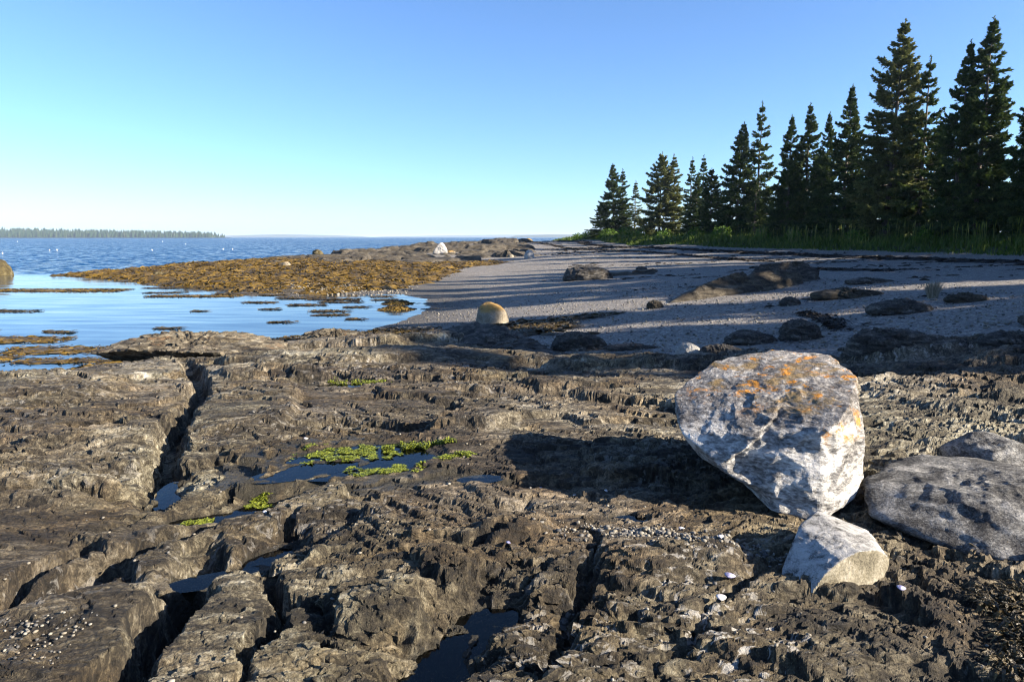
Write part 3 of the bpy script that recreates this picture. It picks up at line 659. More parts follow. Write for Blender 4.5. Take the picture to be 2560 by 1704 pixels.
# split round block: drum of granite with a flat broken end
def make_block():
    P = [(1.465,3.30,1.15),(1.40,3.20,1.11),(1.30,3.08,1.02),(1.25,2.97,.95),(1.27,2.97,.86),(1.34,2.90,.86)]
    arc = [(1.345,2.875,.94),(1.365,2.885,1.02),(1.42,2.905,1.085),(1.50,2.935,1.135),(1.60,2.975,1.16),(1.72,3.03,1.145),(1.80,3.07,1.09),(1.815,3.075,1.04),(1.74,3.04,.95),(1.70,3.02,.87),(1.40,2.89,.87)]
    back = [(1.85,3.35,1.10),(1.62,3.45,1.17),(1.80,3.4,.87),(1.40,3.3,.87)]
    pts = P + arc + back
    v, f, c, d = rock_verts(pts, 56, k=95, seed=21, amp=(.006, .007, .004), freq=(2, 6, 22))
    o = np.array([c[0], c[1], v[:, 2].min()])
    # the broken end is the face towards the south-east: its own material
    n = np.cross(np.array(arc[4]) - np.array(arc[0]), np.array(arc[8]) - np.array(arc[0])); n /= np.linalg.norm(n)
    if n[1] > 0: n = -n
    fc = v[f].mean(1); dist = (fc - np.array(arc[4])) @ n
    tri = v[f]; fn = np.cross(tri[:, 2] - tri[:, 0], tri[:, 3] - tri[:, 1]); fn /= np.linalg.norm(fn, axis=1, keepdims=True) + 1e-9
    sgn = np.sign(((fc - c) * fn).sum(1)); fn *= sgn[:, None]
    end = (fn @ n > .80) & (dist > -.05)
    root = obj('split_granite_block', None, label='small half round granite block with a flat broken end', cat='rock', loc=tuple(o))
    vv, ff, _ = compact(v - o, f[~end]); obj('weathered_side', mesh_np('weathered_side', vv, ff), M['granite'], root)
    vv, ff, _ = compact(v - o, f[end]); obj('broken_face', mesh_np('broken_face', vv, ff), M['fracture'], root, label='flat olive grey broken face')
make_block()

def gz(x, y): return float(beach_z(np.array([x], np.float32), np.array([y], np.float32))[0])
# beach and ledge stones: x, y, width, depth, height, turn, material, label, seed, relief
ST = [
 (-.55,18.2,1.0,.95,.62,0,'tan_boulder','round tan boulder with an ochre cap standing on the shingle',1,.010),
 (3.6,32.6,2.6,1.9,.66,-4,'dark_rock','smooth dark dome shaped rock alone on the shingle',2,.012),
 (1.25,12.75,1.15,.7,.30,-8,'dark_rock','black weedy hump of rock where the ledge meets the shingle',3,.05),
 (2.2,12.2,1.25,.32,.11,-10,'dark_rock','low dark tail of rock trailing off along the shingle',4,.05),
 (2.82,10.75,.46,.42,.24,0,'pale_boulder','pale speckled round boulder at the edge of the ledge',5,.02),
 (3.25,10.5,.75,.36,.20,-3,'dark_rock','dark flat rock touching the pale speckled boulder',6,.06),
 (4.15,11.7,.95,.6,.20,3,'dark_rock','flat dark rock in the shingle beside a taller one',7,.06),
 (4.95,11.6,.78,.55,.32,-8,'dark_rock','blunt dark rock with a rounded top on the shingle',8,.05),
 (5.35,9.5,1.35,.7,.36,-4,'dark_rock','broad dark layered outcrop above the lichened boulder',9,.06),
 (7.6,13.3,1.4,.7,.24,-3,'dark_rock','long dark outcrop among weed on the upper shingle',10,.06),
 (6.6,16.2,.55,.4,.20,0,'dark_rock','small dark hump at the end of a low ribbed outcrop',11,.05),
 (8.2,16.6,2.0,.7,.22,4,'brown_slab','low ribbed brown outcrop crossing the upper shingle',12,.06),
 (10.6,20.2,1.6,.6,.16,2,'dark_rock','thin flat dark rock high on the beach',13,.06),
 (3.85,18.3,.5,.35,.20,10,'brown_slab','small tan angular stone in the sunlit shingle',14,.05),
 (7.0,37.0,.7,.5,.26,0,'dark_rock','small dark stone alone on the shaded shingle',15,.05),
 (8.3,10.3,1.3,.55,.20,3,'dark_rock','dark ribbed slab poking through gravel on the upper ledge',16,.06),
 (6.9,9.3,1.1,.45,.16,-3,'dark_rock','low black rock among gravel pockets',17,.06),
 (1.75,14.6,.34,.10,.05,18,'brown_slab','thin flat flake of stone lying on the shingle',18,.03),
 (9.2,13.8,1.0,.5,.16,6,'brown_slab','pale brown slab half buried high on the shingle',19,.06),
]
for x, y, w, dp, h, tn, mt, lb, sd, am in ST:
    rock('beach_rock' if 'boulder' not in lb else 'boulder', blob_pts(x, y, gz(x, y) if y > 15 else float(zmac(x, y)), w, dp, h, sd, turn=tn), M[mt], lb, 'rock' if 'boulder' not in lb else 'boulder', N=34 if h > .2 else 24, seed=sd + 30,
         k=26 if mt == 'pale_boulder' or mt == 'tan_boulder' else 45, amp=(am, am * 1.1, am * .5), lay=0 if 'boulder' in mt else .04, lay_dir=(.05, -.45, .9), lay_f=7)
# the long weedy outcrop: two beds leaning on each other
rock('outcrop', [(4.35,19.4,.72),(5.6,19.9,1.22),(6.6,20.6,1.48),(8.6,21.4,1.62),(9.3,22.0,1.45),(9.0,22.6,1.1),(6.5,21.6,1.1),(5.0,20.6,.8),(4.4,19.2,.6),(7.0,19.7,.65),(9.1,21.3,.9),(5.5,19.3,.6),(8,22.8,.7)],
     M['brown_slab'], 'long rising brown outcrop with weed on its lower side in the middle of the beach', 'outcrop', N=50, k=50, seed=71, amp=(.016, .03, .014), lay=.035, lay_dir=(-.15, -.4, .9), lay_f=8)
rock('outcrop', [(7.4,22.2,1.1),(8.2,22.6,1.74),(9.8,23.2,1.80),(10.6,23.6,1.45),(8.4,23.6,1.1),(10.2,24.0,1.1),(7.8,22.1,.9),(10.4,23.0,.9),(8,24,.7)],
     M['dark_rock'], 'smaller dark bed of rock behind the long brown outcrop', 'outcrop', N=40, k=50, seed=72, amp=(.016, .03, .014), lay=.035, lay_dir=(-.15, -.4, .9), lay_f=7)
# beds broken loose along the seaward edge of the ledge
rock('rock_block', [(-7.5,11.9,.58),(-6.9,12.3,.78),(-6.2,12.6,.88),(-5.2,12.9,.82),(-4.3,12.9,.62),(-4.1,12.2,.58),(-5.0,11.35,.66),(-6.4,11.40,.72),(-7.2,11.6,.62),(-6.5,12.5,.05),(-5.6,12.4,.05),(-4.5,12.5,.10),(-5,12.9,.10),(-6.2,12.8,.05)],
     M['ledge_rock'], 'long pale topped slab with a dark undercut face at the seaward edge of the ledge', 'rock', N=60, k=90, seed=73, amp=(.016, .040, .024), freq=(2.2, 7, 21), lay=.03, lay_dir=(.12, -.35, .9), lay_f=12)
rock('rock_block', [(-1.75,14.6,.55),(-.95,14.2,.84),(-.5,13.9,.86),(.2,13.1,.76),(1.0,11.9,.50),(1.15,11.5,.40),(.7,11.35,.38),(-.2,12.3,.50),(-1.3,13.6,.55),(-1.6,14.8,.2),(-.3,14.4,.2),(1.0,12.4,.2),(.5,11.3,.2),(-1.2,13.3,.2)],
     M['dark_rock'], 'dark folded bed of rock sloping down to the shingle behind the ledge', 'rock', N=50, k=60, seed=74, amp=(.014, .034, .020), freq=(2, 7, 20), lay=.03, lay_dir=(.55, .45, .7), lay_f=11)
rock('rock_block', blob_pts(1.12, 9.9, .74, .70, .34, .16, 31, turn=-6), M['ledge_rock'], 'pale pinkish block of rock on the crest of the ledge', 'rock', N=36, k=60, seed=75, amp=(.02, .03, .015), lay=.03, lay_dir=(.1, -.3, .9), lay_f=6)
rock('rock_block', blob_pts(-3.6, 13.7, .55, 1.5, .5, .20, 32, turn=3), M['ledge_rock'], 'rugged rusty block at the far edge of the ledge above the cove', 'rock', N=40, k=60, seed=76, amp=(.02, .05, .03), freq=(2, 6, 18), lay=.03, lay_dir=(.1, -.3, .9), lay_f=7)
# far ledge stones
def fz(x, y): return float(far_z(np.array([[x]], np.float32), np.array([[y]], np.float32))[0, 0])
def FAR(x, y, w, h, mt, lb, sd, z0=None, pts=None, dp=None):
    z = fz(x, y) - .05 if z0 is None else z0
    rock('boulder', pts or blob_pts(x, y, z, w, dp or w * .8, h, sd), M[mt], lb, 'boulder', N=18, seed=sd, amp=(.05, .03, .01), k=36)
z = fz(-7, 66.8)
FAR(0,0,0,0,'white_boulder','white pointed boulder standing on the far rock point',81,pts=[(-7.75,66.6,z-.1),(-6.25,66.7,z-.1),(-7.5,67.6,z-.1),(-6.4,67.5,z-.1),(-6.95,66.9,z+1.02),(-6.7,67.1,z+.98),(-7.3,66.8,z+.7),(-6.35,66.9,z+.45),(-7.6,66.8,z+.25),(-6.3,66.6,z+.2)])
FAR(-6.1,68.8,1.1,.55,'tan_boulder','low tan boulder tucked behind the white pointed one',82)
FAR(2.7,113.4,2.0,1.15,'tan_boulder','big round tan boulder at the landward end of the far point',83,z0=1.25)
FAR(1.5,59.2,.95,.75,'white_boulder','egg shaped pale boulder where the far ledge meets the shingle',84,z0=.78)
FAR(-20.7,73.4,1.45,.75,'barnacle_rock','dark boulder with a white cap perched on the far ledge crest',85,z0=.52)
FAR(-16.2,49.2,.72,.45,'tan_boulder','blocky tan stone sitting in the golden seaweed',86,z0=.42)
FAR(-.1,62.5,.6,.35,'tan_boulder','small pinkish stone beside the egg shaped boulder',87,z0=.72)
FAR(.3,101,1.2,.35,'white_boulder','low white stone lying below the big round boulder',88,z0=1.15)
rock('beach_rock', [(-16.9,56.5,.45),(-15.2,55.2,.95),(-13.3,55.0,.92),(-12.6,55.6,.62),(-13.2,54.4,.36),(-15.9,54.9,.40),(-13.5,57,.9),(-15.8,57.5,.9),(-15,54.2,.42),(-12.9,57,.4),(-16.5,57.5,.3)], M['brown_slab'], 'tilted brown slab casting a dark shadow in the golden seaweed', 'rock', N=24, k=60, seed=89, amp=(.01, .015, .006))
rock('boulder', blob_pts(-35.9,46.8,-.25,3.6,3.0,1.6,90), M['barnacle_rock'], 'rounded weedy boulder with barnacles standing in open water', 'boulder', N=36, k=20, seed=90, amp=(.02, .02, .012), freq=(2, 6, 18))
for i, (x, y, w, h) in enumerate([(-22.5,43.6,.9,.3), (-21.8,43.2,.6,.25), (-22.6,46.4,.4,.3)]):
    rock('boulder', blob_pts(x, y, .12, w, w * .8, h, 95 + i), M['barnacle_rock'], 'small barnacled stone in the seaweed near the tip of the point', 'boulder', N=12, seed=95 + i, group='small stones in the seaweed')

# ------------------------------------------------------------------ ribbons: one mesh of many narrow bent blades
def ribbons(P, W, side, tone):
    """P (n,k,3) spines, W (n,k) half widths, side (n,3) sideways unit vectors, tone (n,)"""
    n, k = P.shape[:2]
    L = P - side[:, None] * W[..., None]; Rr = P + side[:, None] * W[..., None]
    v = np.stack([L, Rr], 2).reshape(-1, 3)                       # n,k,2
    i = (np.arange(n)[:, None] * k * 2 + np.arange(k - 1)[None] * 2)[..., None]
    f = np.concatenate([i, i + 1, i + 3, i + 2], -1).reshape(-1, 4)
    return v, f, np.repeat(tone, k * 2)
def unit(v): return v / (np.linalg.norm(v, axis=-1, keepdims=True) + 1e-9)

def weed_ribbons(x, y, zf, seed, length=.5, width=.04, lift=.06, flow=None, k=4):
    rg = np.random.default_rng(seed); n = len(x)
    e = .25
    if flow is None:
        gx = (zf(x + e, y) - zf(x - e, y)) / (2 * e); gy = (zf(x, y + e) - zf(x, y - e)) / (2 * e)
        ang = np.arctan2(-gy, -gx) + rg.normal(0, .8, n)
    else: ang = flow + rg.normal(0, .5, n)
    ln = length * rg.uniform(.5, 1.4, n); t_ = np.linspace(0, 1, k)
    bend = rg.normal(0, .6, n)
    aa = ang[:, None] + bend[:, None] * t_[None]
    px = x[:, None] + np.cumsum(np.cos(aa), 1) / k * ln[:, None]; py = y[:, None] + np.cumsum(np.sin(aa), 1) / k * ln[:, None]
    pz = zf(px.ravel(), py.ravel()).reshape(px.shape) + lift * (rg.uniform(.2, 1, n)[:, None]) * np.sin(np.pi * (t_ * .85 + .1))[None]
    P = np.stack([px, py, pz], -1)
    W = width * rg.uniform(.6, 1.4, n)[:, None] * np.array([.5, 1, .9, .25][:k])[None]
    side = np.stack([-np.sin(ang), np.cos(ang), rg.normal(0, .5, n)], -1)
    return ribbons(P, W, unit(side), np.clip(rg.normal(.5, .2, n), 0, 1))
def stuff(name, parts, mat, label, smooth=False):
    vs, fs, ts, o = [], [], [], 0
    for v, f, t_ in parts: vs.append(v); fs.append(f + o); ts.append(t_); o += len(v)
    return obj(name, mesh_np(name, np.concatenate(vs), np.concatenate(fs), smooth, {'tone': np.concatenate(ts)}), mat, kind='stuff', label=label, cat=None)

# golden rockweed over the cove side of the far ledge
WL = [(-31.5, 46), (-24, 41.2), (-18.8, 36.3), (-11.4, 31.0), (-8.2, 31.2), (-5.2, 33.5), (-3.6, 40), (-2.6, 48), (-.4, 54), (-.2, 57.5), (-4, 58.5), (-7.5, 56.5), (-11, 57.5), (-14, 58.5), (-18, 62), (-23, 63), (-28, 57), (-31, 50)]
def in_poly(x, y, P):
    r = np.zeros(np.shape(x), bool); n = len(P)
    for i in range(n):
        x1, y1 = P[i]; x2, y2 = P[(i + 1) % n]
        c = ((y1 > y) != (y2 > y)) & (x < (x2 - x1) * (y - y1) / (y2 - y1 + 1e-12) + x1); r ^= c
    return r
def weed_depth(x, y):
    d, _ = seg_dist(x, y, WL + [WL[0]]); s = np.where(in_poly(x, y, WL), d, -d)
    return s + 1.1 * pn2(x * .35, y * .35, 15) + .5 * pn2(x * 1.1, y * 1.1, 16)
def weed_z(x, y):
    d = weed_depth(x, y); f1 = vor2(x / 1.5 + .4 * pn2(x * .5, y * .5, 3), y / 1.2, 11)[0]; g1 = vor2(x / .6, y / .5, 12)[0]
    hum = .30 * (1 - f1) ** 1.0 + .10 * (1 - g1) + .05 * fbm2(x * 3, y * 3, 2, 13)
    return np.maximum(zmac(x, y), -.05) - .10 + hum * sstep(-.2, 1.6, d) + .02
def make_weed():
    xs = np.arange(-33, 2, .17); ys = np.arange(30, 64, .22); X, Y = np.meshgrid(xs.astype(np.float32), ys.astype(np.float32))
    D = weed_depth(X, Y); Z = weed_z(X, Y)
    f = grid_faces(len(ys), len(xs), D > 0)
    tone = .5 + .25 * fbm2(X * .8, Y * .8, 3, 19)
    v, f, at = compact(np.stack([X, Y, Z], -1), f, {'tone': tone}); parts = [(v, f, at['tone'])]
    rg = np.random.default_rng(4); x = rg.uniform(-33, 2, 36000); y = rg.uniform(30, 64, 36000); m = weed_depth(x, y) > .05; x, y = x[m], y[m]
    vv, ff, tt = weed_ribbons(x, y, weed_z, 5, .60, .042, .06); tt = np.clip(.5 * tt + .5 * (np.repeat(.5 + .45 * pn2(x * .6, y * .6, 18), 8)), 0, 1)
    parts.append((vv, ff, tt))
    stuff('rockweed', parts, M['weed'], 'golden brown rockweed covering the cove side of the far ledge')
make_weed()

# dark weed along the near shore of the cove and in front of the ledge
def shore_weed(name, poly, n, seed, mat, label, length=.35, width=.022, hum=.10, base=0.0):
    P = np.array(poly); x0, y0 = P.min(0) - .3; x1, y1 = P.max(0) + .3
    def zf(x, y): return np.maximum(np.where(zmac(x, y) > base, zmac(x, y), base), base) + hum * (1 - vor2(x / .8, y / .6, seed)[0])
    st = .07; X, Y = np.meshgrid(np.arange(x0, x1, st, dtype=np.float32), np.arange(y0, y1, st, dtype=np.float32))
    def dep(x, y):
        d, _ = seg_dist(x, y, poly + [poly[0]]); return np.where(in_poly(x, y, poly), d, -d) + .35 * pn2(x * 1.2, y * 1.2, seed + 2) + .15 * pn2(x * 4, y * 4, seed + 3)
    D = dep(X, Y); Z = zf(X, Y) - .06 + .06 * sstep(0, .4, D)
    f = grid_faces(*X.shape, D > 0); tone = .45 + .3 * fbm2(X * 2, Y * 2, 3, seed)
    v, f, at = compact(np.stack([X, Y, Z], -1), f, {'tone': tone}); parts = [(v, f, at['tone'])]
    rg = np.random.default_rng(seed); x = rg.uniform(x0, x1, n); y = rg.uniform(y0, y1, n); m = dep(x, y) > .02
    parts.append(weed_ribbons(x[m], y[m], zf, seed + 1, length, width, .05))
    stuff(name, parts, mat, label)
shore_weed('rockweed', [(-8.4,15.0),(-6.5,15.2),(-4.8,14.9),(-3.2,15.2),(-1.4,15.2),(-1.0,16.6),(-2.2,18.0),(-3.2,18.6),(-4.2,18.2),(-5.6,17.0),(-7.4,16.4)], 9000, 41, M['dark_weed'], 'dark rockweed along the near shore of the cove')
shore_weed('rockweed', [(-.9,15.6),(.1,14.8),(.9,14.9),(1.6,15.9),(1.3,17.2),(.4,17.6),(-.4,17.1),(-1.1,17.3)], 6000, 42, M['dark_weed'], 'olive brown rockweed in front of the round tan boulder')
shore_weed('rockweed', [(-9.4,11.2),(-8.0,10.6),(-6.9,10.6),(-6.6,11.4),(-7.4,12.2),(-9.2,12.4)], 4000, 43, M['weed'], 'golden rockweed at the water behind the left rocks', base=.08)
shore_weed('rockweed', [(1.2,17.3),(2.0,17.2),(3.0,17.4),(2.9,17.7),(1.6,17.8)], 1500, 44, M['dark_weed'], 'thin strip of dark weed on the shingle beside the round tan boulder', hum=.03)
shore_weed('rockweed', [(1.9,2.0),(2.6,2.4),(2.9,2.9),(2.3,2.75),(1.9,2.6),(1.75,2.25)], 14000, 45, M['dark_weed'], 'dark matted weed on the rock in front of the flat mottled boulder', length=.09, width=.005, hum=.02, base=-1)

# low weedy mounds at the water's edge in the cove
for i, (x, y, w, dp) in enumerate([(-4.5, 26.8, .85, .6), (-4.2, 24.6, .95, .55)]):
    def zf(px, py, x=x, y=y, w=w, dp=dp): return np.maximum(.13 * np.sqrt(np.clip(1 - ((px - x) / (w * .55)) ** 2 - ((py - y) / (dp * .55)) ** 2, 0, 1)), zmac(px, py) + .02) + .02 * pn2(px * 6, py * 6, 3)
    X, Y = np.meshgrid(np.arange(x - w, x + w * 1.8, .06, dtype=np.float32), np.arange(y - dp, y + dp, .06, dtype=np.float32))
    keep = ((X - x) / (w * .62)) ** 2 + ((Y - y) / (dp * .62)) ** 2 < 1
    keep |= (np.abs(Y - y - .1 + .15 * pn2(X * 1.5, Y * 0, 7)) < .10 * (1.9 - (X - x) / w)) & (X > x) & (X < x + 1.6 * w)
    v, f, at = compact(np.stack([X, Y, zf(X, Y)], -1), grid_faces(*X.shape, keep), {'t': .4 + .3 * fbm2(X * 4, Y * 4, 2, 2)})
    rg = np.random.default_rng(i); px = rg.uniform(x - w * .5, x + w * .5, 900); py = rg.uniform(y - dp * .5, y + dp * .5, 900)
    rb = weed_ribbons(px, py, zf, i + 3, .22, .02, .03)
    V = np.concatenate([v, rb[0]]) - np.array([x, y, 0]); F = np.concatenate([f, rb[1] + len(v)]); T = np.concatenate([at['t'], rb[2]])
    obj('weedy_mound', mesh_np('weedy_mound', V, F, False, {'tone': T}), M['weed'], label=['rounded weed covered mound in the shallows of the cove', 'low weedy mound with a trailing tail onto the shingle'][i], cat='seaweed', loc=(x, y, 0))

# floating mats of weed
MATS = [(-22.5,33.5,5.6,1.5),(-14.3,30.2,3.4,.8),(-12.6,31.4,2.0,.5),(-10.2,27.2,1.1,.4),(-9.2,29.2,1.8,.5),(-7.6,28.6,1.9,.6),(-7.0,27.4,1.4,.5),(-8.0,26.2,1.2,.4),(-6.6,24.0,1.1,.42),(-5.9,25.4,.8,.3),(-6.2,22.8,.9,.34),(-18.4,24.0,2.6,.55),
        (-10.0,19.4,.6,.18),(-12.6,18.6,.7,.2),(-15.6,19.0,1.6,.3),(-13.0,17.2,2.6,.9),(-10.6,15.6,2.2,.8),(-12.2,14.6,2.4,.8),(-9.6,14.2,1.6,.5),(-14.6,16.0,2.0,.6),(-5.1,21.6,.5,.2),(-7.2,20.8,.6,.2),(-16.4,32.0,1.6,.4),(-13.0,33.4,1.5,.35),(-10.8,30.6,1.2,.3),(-17.8,35.0,2.0,.4),(-5.4,28.4,.9,.3),(-5.8,29.8,.8,.25),(-4.9,27.5,.5,.2),(-8.9,24.6,.5,.2),(-11.2,24.0,.4,.15)]
for i, (x, y, w, dp) in enumerate(MATS):
    st = .05 if w < 2 else .08
    X, Y = np.meshgrid(np.arange(-w * .62, w * .62, st, dtype=np.float32), np.arange(-dp * .7, dp * .7, st, dtype=np.float32))
    D = 1 - np.sqrt((X / (w * .5)) ** 2 + (Y / (dp * .5)) ** 2) + .55 * fbm2((X + x) * 1.6, (Y + y) * 3.2, 3, 23) + .1
    keep = D > .12
    if not keep.any(): continue
    Z = .012 + .03 * np.clip(D, 0, 1) + .012 * pn2((X + x) * 5, (Y + y) * 5, 3)
    v, f, at = compact(np.stack([X, Y, Z], -1), grid_faces(*X.shape, keep), {'t': .5 + .35 * fbm2((X + x) * 3, (Y + y) * 3, 2, 2)})
    rg = np.random.default_rng(i); n = int(220 * w * dp) + 40; px = rg.uniform(-w * .6, w * .6, n); py = rg.uniform(-dp * .6, dp * .6, n)
    rb = weed_ribbons(px, py, lambda a, b: np.full(np.shape(a), .012), i + 9, .28, .014, .03, flow=rg.normal(.2, .3, n))
    V = np.concatenate([v, rb[0]]); F = np.concatenate([f, rb[1] + len(v)]); T = np.concatenate([at['t'], rb[2]])
    big = w > 5
    obj('floating_weed', mesh_np('floating_weed', V, F, False, {'tone': T}), M['weed'] if y < 18 or w > 3 else M['dark_weed'], cat='seaweed', group='mats of weed floating in the cove', loc=(x, y, 0),
        label='widest mat of golden weed floating out in the cove' if big else ('brown mat of weed floating just off the near rocks' if y < 18 else 'thin patch of dark weed floating on the calm cove'))

# wrack: dark dried weed thrown up in lines along the beach
def wrack(name, pts, width, n, seed, label, length=.35, w=.03):
    rg = np.random.default_rng(seed); t_ = rg.uniform(0, 1, n); P = np.array(pts, float); s = np.linspace(0, 1, len(P))
    x = np.interp(t_, s, P[:, 0]); y = np.interp(t_, s, P[:, 1]); dx = np.gradient(P[:, 0]); dy = np.gradient(P[:, 1])
    tx = np.interp(t_, s, dx); ty = np.interp(t_, s, dy); l = np.hypot(tx, ty); nx, ny = -ty / l, tx / l
    wob = pn2(t_ * 40, t_ * 0, seed) * width * .8; thick = width * (.35 + .9 * np.abs(pn2(t_ * 25, t_ * 0 + 5, seed)))
    off = wob + rg.normal(0, .5, n) * thick; keep = pn2(t_ * 60, t_ * 0 + 9, seed) > -.42
    x = (x + nx * off)[keep]; y = (y + ny * off)[keep]
    stuff(name, [weed_ribbons(x, y, lambda a, b: beach_z(a, b) + .01, seed, length, w, .07)], M['wrack'], label)
wrack('wrack_line', [(2.5,100),(8.5,88),(11.5,74),(15,60),(17.6,50),(19.6,42),(20.6,36),(20.8,30),(20,22),(18.6,14)], .75, 11000, 51, 'long dark line of dried weed along the top of the beach', .6, .07)
wrack('wrack_line', [(1,96),(5.5,82),(8.8,68),(11.5,56),(13.8,46),(15.2,40)], .35, 3000, 52, 'thinner broken line of dried weed lower on the beach', .5, .05)
wrack('wrack_line', [(12.2,34),(13.6,29.6),(14.6,26)], .35, 1200, 53, 'short dark bar of dried weed in the middle of the upper beach', .4, .04)
wrack('wrack_line', [(6.4,14.6),(6.2,12.9),(5.9,12.2)], .18, 700, 54, 'string of dark weed running down between the dark rocks', .2, .02)
def wrack_spots():
    rg = np.random.default_rng(55); ps = []
    for i in range(150):
        y = rg.uniform(11, 80); x = rg.uniform(.3 + .06 * y, grass_x(y) - 1.5); n = rg.integers(4, 26); s = .25 + .012 * y
        ps.append(weed_ribbons(x + rg.normal(0, s, n), y + rg.normal(0, s * .25, n), lambda a, b: beach_z(a, b) + .008, i, .22 + .004 * y, .018 + .0006 * y, .03))
    stuff('wrack_scraps', ps, M['wrack'], 'scattered scraps of dark dried weed on the shingle')
wrack_spots()

# pebbles lying loose: on the near shingle and a pocket of gravel on the ledge
_ico = bmesh.new(); bmesh.ops.create_icosphere(_ico, subdivisions=1, radius=1); _iv = np.array([v.co[:] for v in _ico.verts]); _if = np.array([[v.index for v in f.verts] for f in _ico.faces]); _ico.free()
def pebbles(name, x, y, z, size, seed, label):
    rg = np.random.default_rng(seed); n = len(x); sc_ = size[:, None] * rg.uniform(.6, 1.2, (n, 3)) * np.array([1, .8, .55])
    a = rg.uniform(0, 6.28, n); c, s = np.cos(a)[:, None], np.sin(a)[:, None]
    V = _iv[None] * sc_[:, None] * rg.uniform(.85, 1.1, (n, len(_iv), 1)); vx = V[..., 0] * c - V[..., 1] * s; vy = V[..., 0] * s + V[..., 1] * c
    V = np.stack([vx + x[:, None], vy + y[:, None], V[..., 2] + (z + size * .45)[:, None]], -1)
    F = (_if[None] + (np.arange(n) * len(_iv))[:, None, None]).reshape(-1, 3)
    obj(name, mesh_np(name, V, F, True, {'tone': np.repeat(rg.random(n), len(_iv))}), M['pebble'], kind='stuff', label=label)
rg = np.random.default_rng(61); y = 10.5 + 17 * rg.random(5000) ** 1.6; x = rg.uniform(-3.5, 11, 5000); m = (beach_z(x, y) > .02)
pebbles('pebbles', x[m], y[m], beach_z(x[m], y[m]), rg.uniform(.012, .04, m.sum()), 62, 'loose pebbles scattered over the near shingle')
n = 900; x = .62 + .22 * rg.normal(0, 1, n) + .25 * rg.random(n); y = 3.50 - .22 * (x - .6) + .075 * rg.normal(0, 1, n)
pebbles('gravel', x, y, ledge_height(x.astype(np.float32), y.astype(np.float32))[0], rg.uniform(.006, .021, n), 63, 'pocket of pale gravel on the ledge beside the lichened boulder')
n = 260; x = rg.uniform(.9, 1.5, n); y = 3.42 - .30 * (x - .9) + .05 * rg.normal(0, 1, n)
pebbles('gravel', x, y, ledge_height(x.astype(np.float32), y.astype(np.float32))[0], rg.uniform(.005, .013, n), 64, 'thin streak of gravel leading to the half round block')
n = 160; x = rg.uniform(-2.3, -1.75, n); y = rg.uniform(2.4, 2.75, n)
pebbles('gravel', x, y, ledge_height(x.astype(np.float32), y.astype(np.float32))[0], rg.uniform(.004, .012, n), 65, 'small brown gravel in the low corner beside the deep joint')

n = 330; x = rg.uniform(-10.8, -4.8, n); y = 32.2 + .12 * (x + 8) ** 2 * .3 + rg.normal(0, .75, n)
pebbles('pebbles', x, y, np.maximum(weed_z(x, y), beach_z(x, y)) - .02, rg.uniform(.02, .09, n), 66, 'pale stones along the water edge of the golden rockweed')

# ------------------------------------------------------------------ tide pools and their algae
for i, ((cx, cy), (la, lb), an, lev, dep) in enumerate(POOLS):
    n = 40; a = np.linspace(0, 2 * np.pi, n, endpoint=False); c, s = math.cos(R(an)), math.sin(R(an)); q = 1.22
    vx = cx + q * (la * np.cos(a) * c - lb * np.sin(a) * s); vy = cy + q * (la * np.cos(a) * s + lb * np.sin(a) * c)
    V = np.concatenate([[[cx, cy, lev]], np.stack([vx, vy, np.full(n, lev)], -1)]) + np.array([0, 0, .0006 * i]); k = np.arange(n)
    F = np.stack([np.zeros(n, int), 1 + k, 1 + (k + 1) % n], -1)
    obj('tide_pool', mesh_np('tide_pool', V, F), M['pool'], kind='structure', label='still water in a hollow of the ledge')
def algae(cx, cy, la, lb, an, lev, n, seed, label, tall=0.0):
    rg = np.random.default_rng(seed); c, s = math.cos(R(an)), math.sin(R(an)); u = rg.uniform(-1, 1, n); w = rg.uniform(-1, 1, n)
    x = cx + la * u * c - lb * w * s; y = cy + la * u * s + lb * w * c
    d = 1 - np.sqrt(u * u + w * w) + 1.3 * fbm2(x * 9, y * 9, 3, seed); m = d > .38; x, y, d = x[m], y[m], d[m]
    z0 = np.maximum(ledge_height(x.astype(np.float32), y.astype(np.float32))[0], lev)
    keep = z0 < lev + .05; x, y, z0, d = x[keep], y[keep], z0[keep], d[keep]; n = len(x)
    if n < 3: return
    k = 3; ang = rg.uniform(0, 6.28, n); ln = rg.uniform(.010, .034, n); t_ = np.linspace(0, 1, k)
    P = np.stack([x[:, None] + np.cos(ang)[:, None] * ln[:, None] * t_, y[:, None] + np.sin(ang)[:, None] * ln[:, None] * t_, z0[:, None] + .002 + (.007 + tall) * np.sin(t_ * 2.2)[None] * rg.uniform(.3, 1.2, n)[:, None]], -1)
    side = unit(np.stack([-np.sin(ang), np.cos(ang), rg.normal(0, .4, n)], -1))
    stuff('green_algae', [ribbons(P, np.array([.003, .005, .002])[None] * rg.uniform(.6, 1.5, n)[:, None], side, np.clip(rg.normal(.5, .22, n), 0, 1))], M['algae'], label)
algae(-1.30,5.22,.42,.20,10,.901,9000,71,'yellow green algae floating along the far side of the main pool')
algae(-.95,4.82,.30,.10,14,.901,5000,72,'yellow green algae along the near edge of the main pool')
algae(-.75,5.38,.45,.07,6,.901,3500,73,'bright algae fringe under the bank of the main pool', .03)
algae(-2.02,4.10,.12,.06,30,.801,1800,74,'tuft of yellow algae in the narrow pool')
algae(-1.72,4.42,.08,.09,30,.801,1500,75,'green algae at the head of the narrow pool')
algae(-.45,5.05,.16,.06,10,.903,1500,76,'algae at the foot of the small ledge beside the pool')
algae(-2.0,8.75,.45,.10,4,.702,1800,77,'algae along the far thin pool', .02)

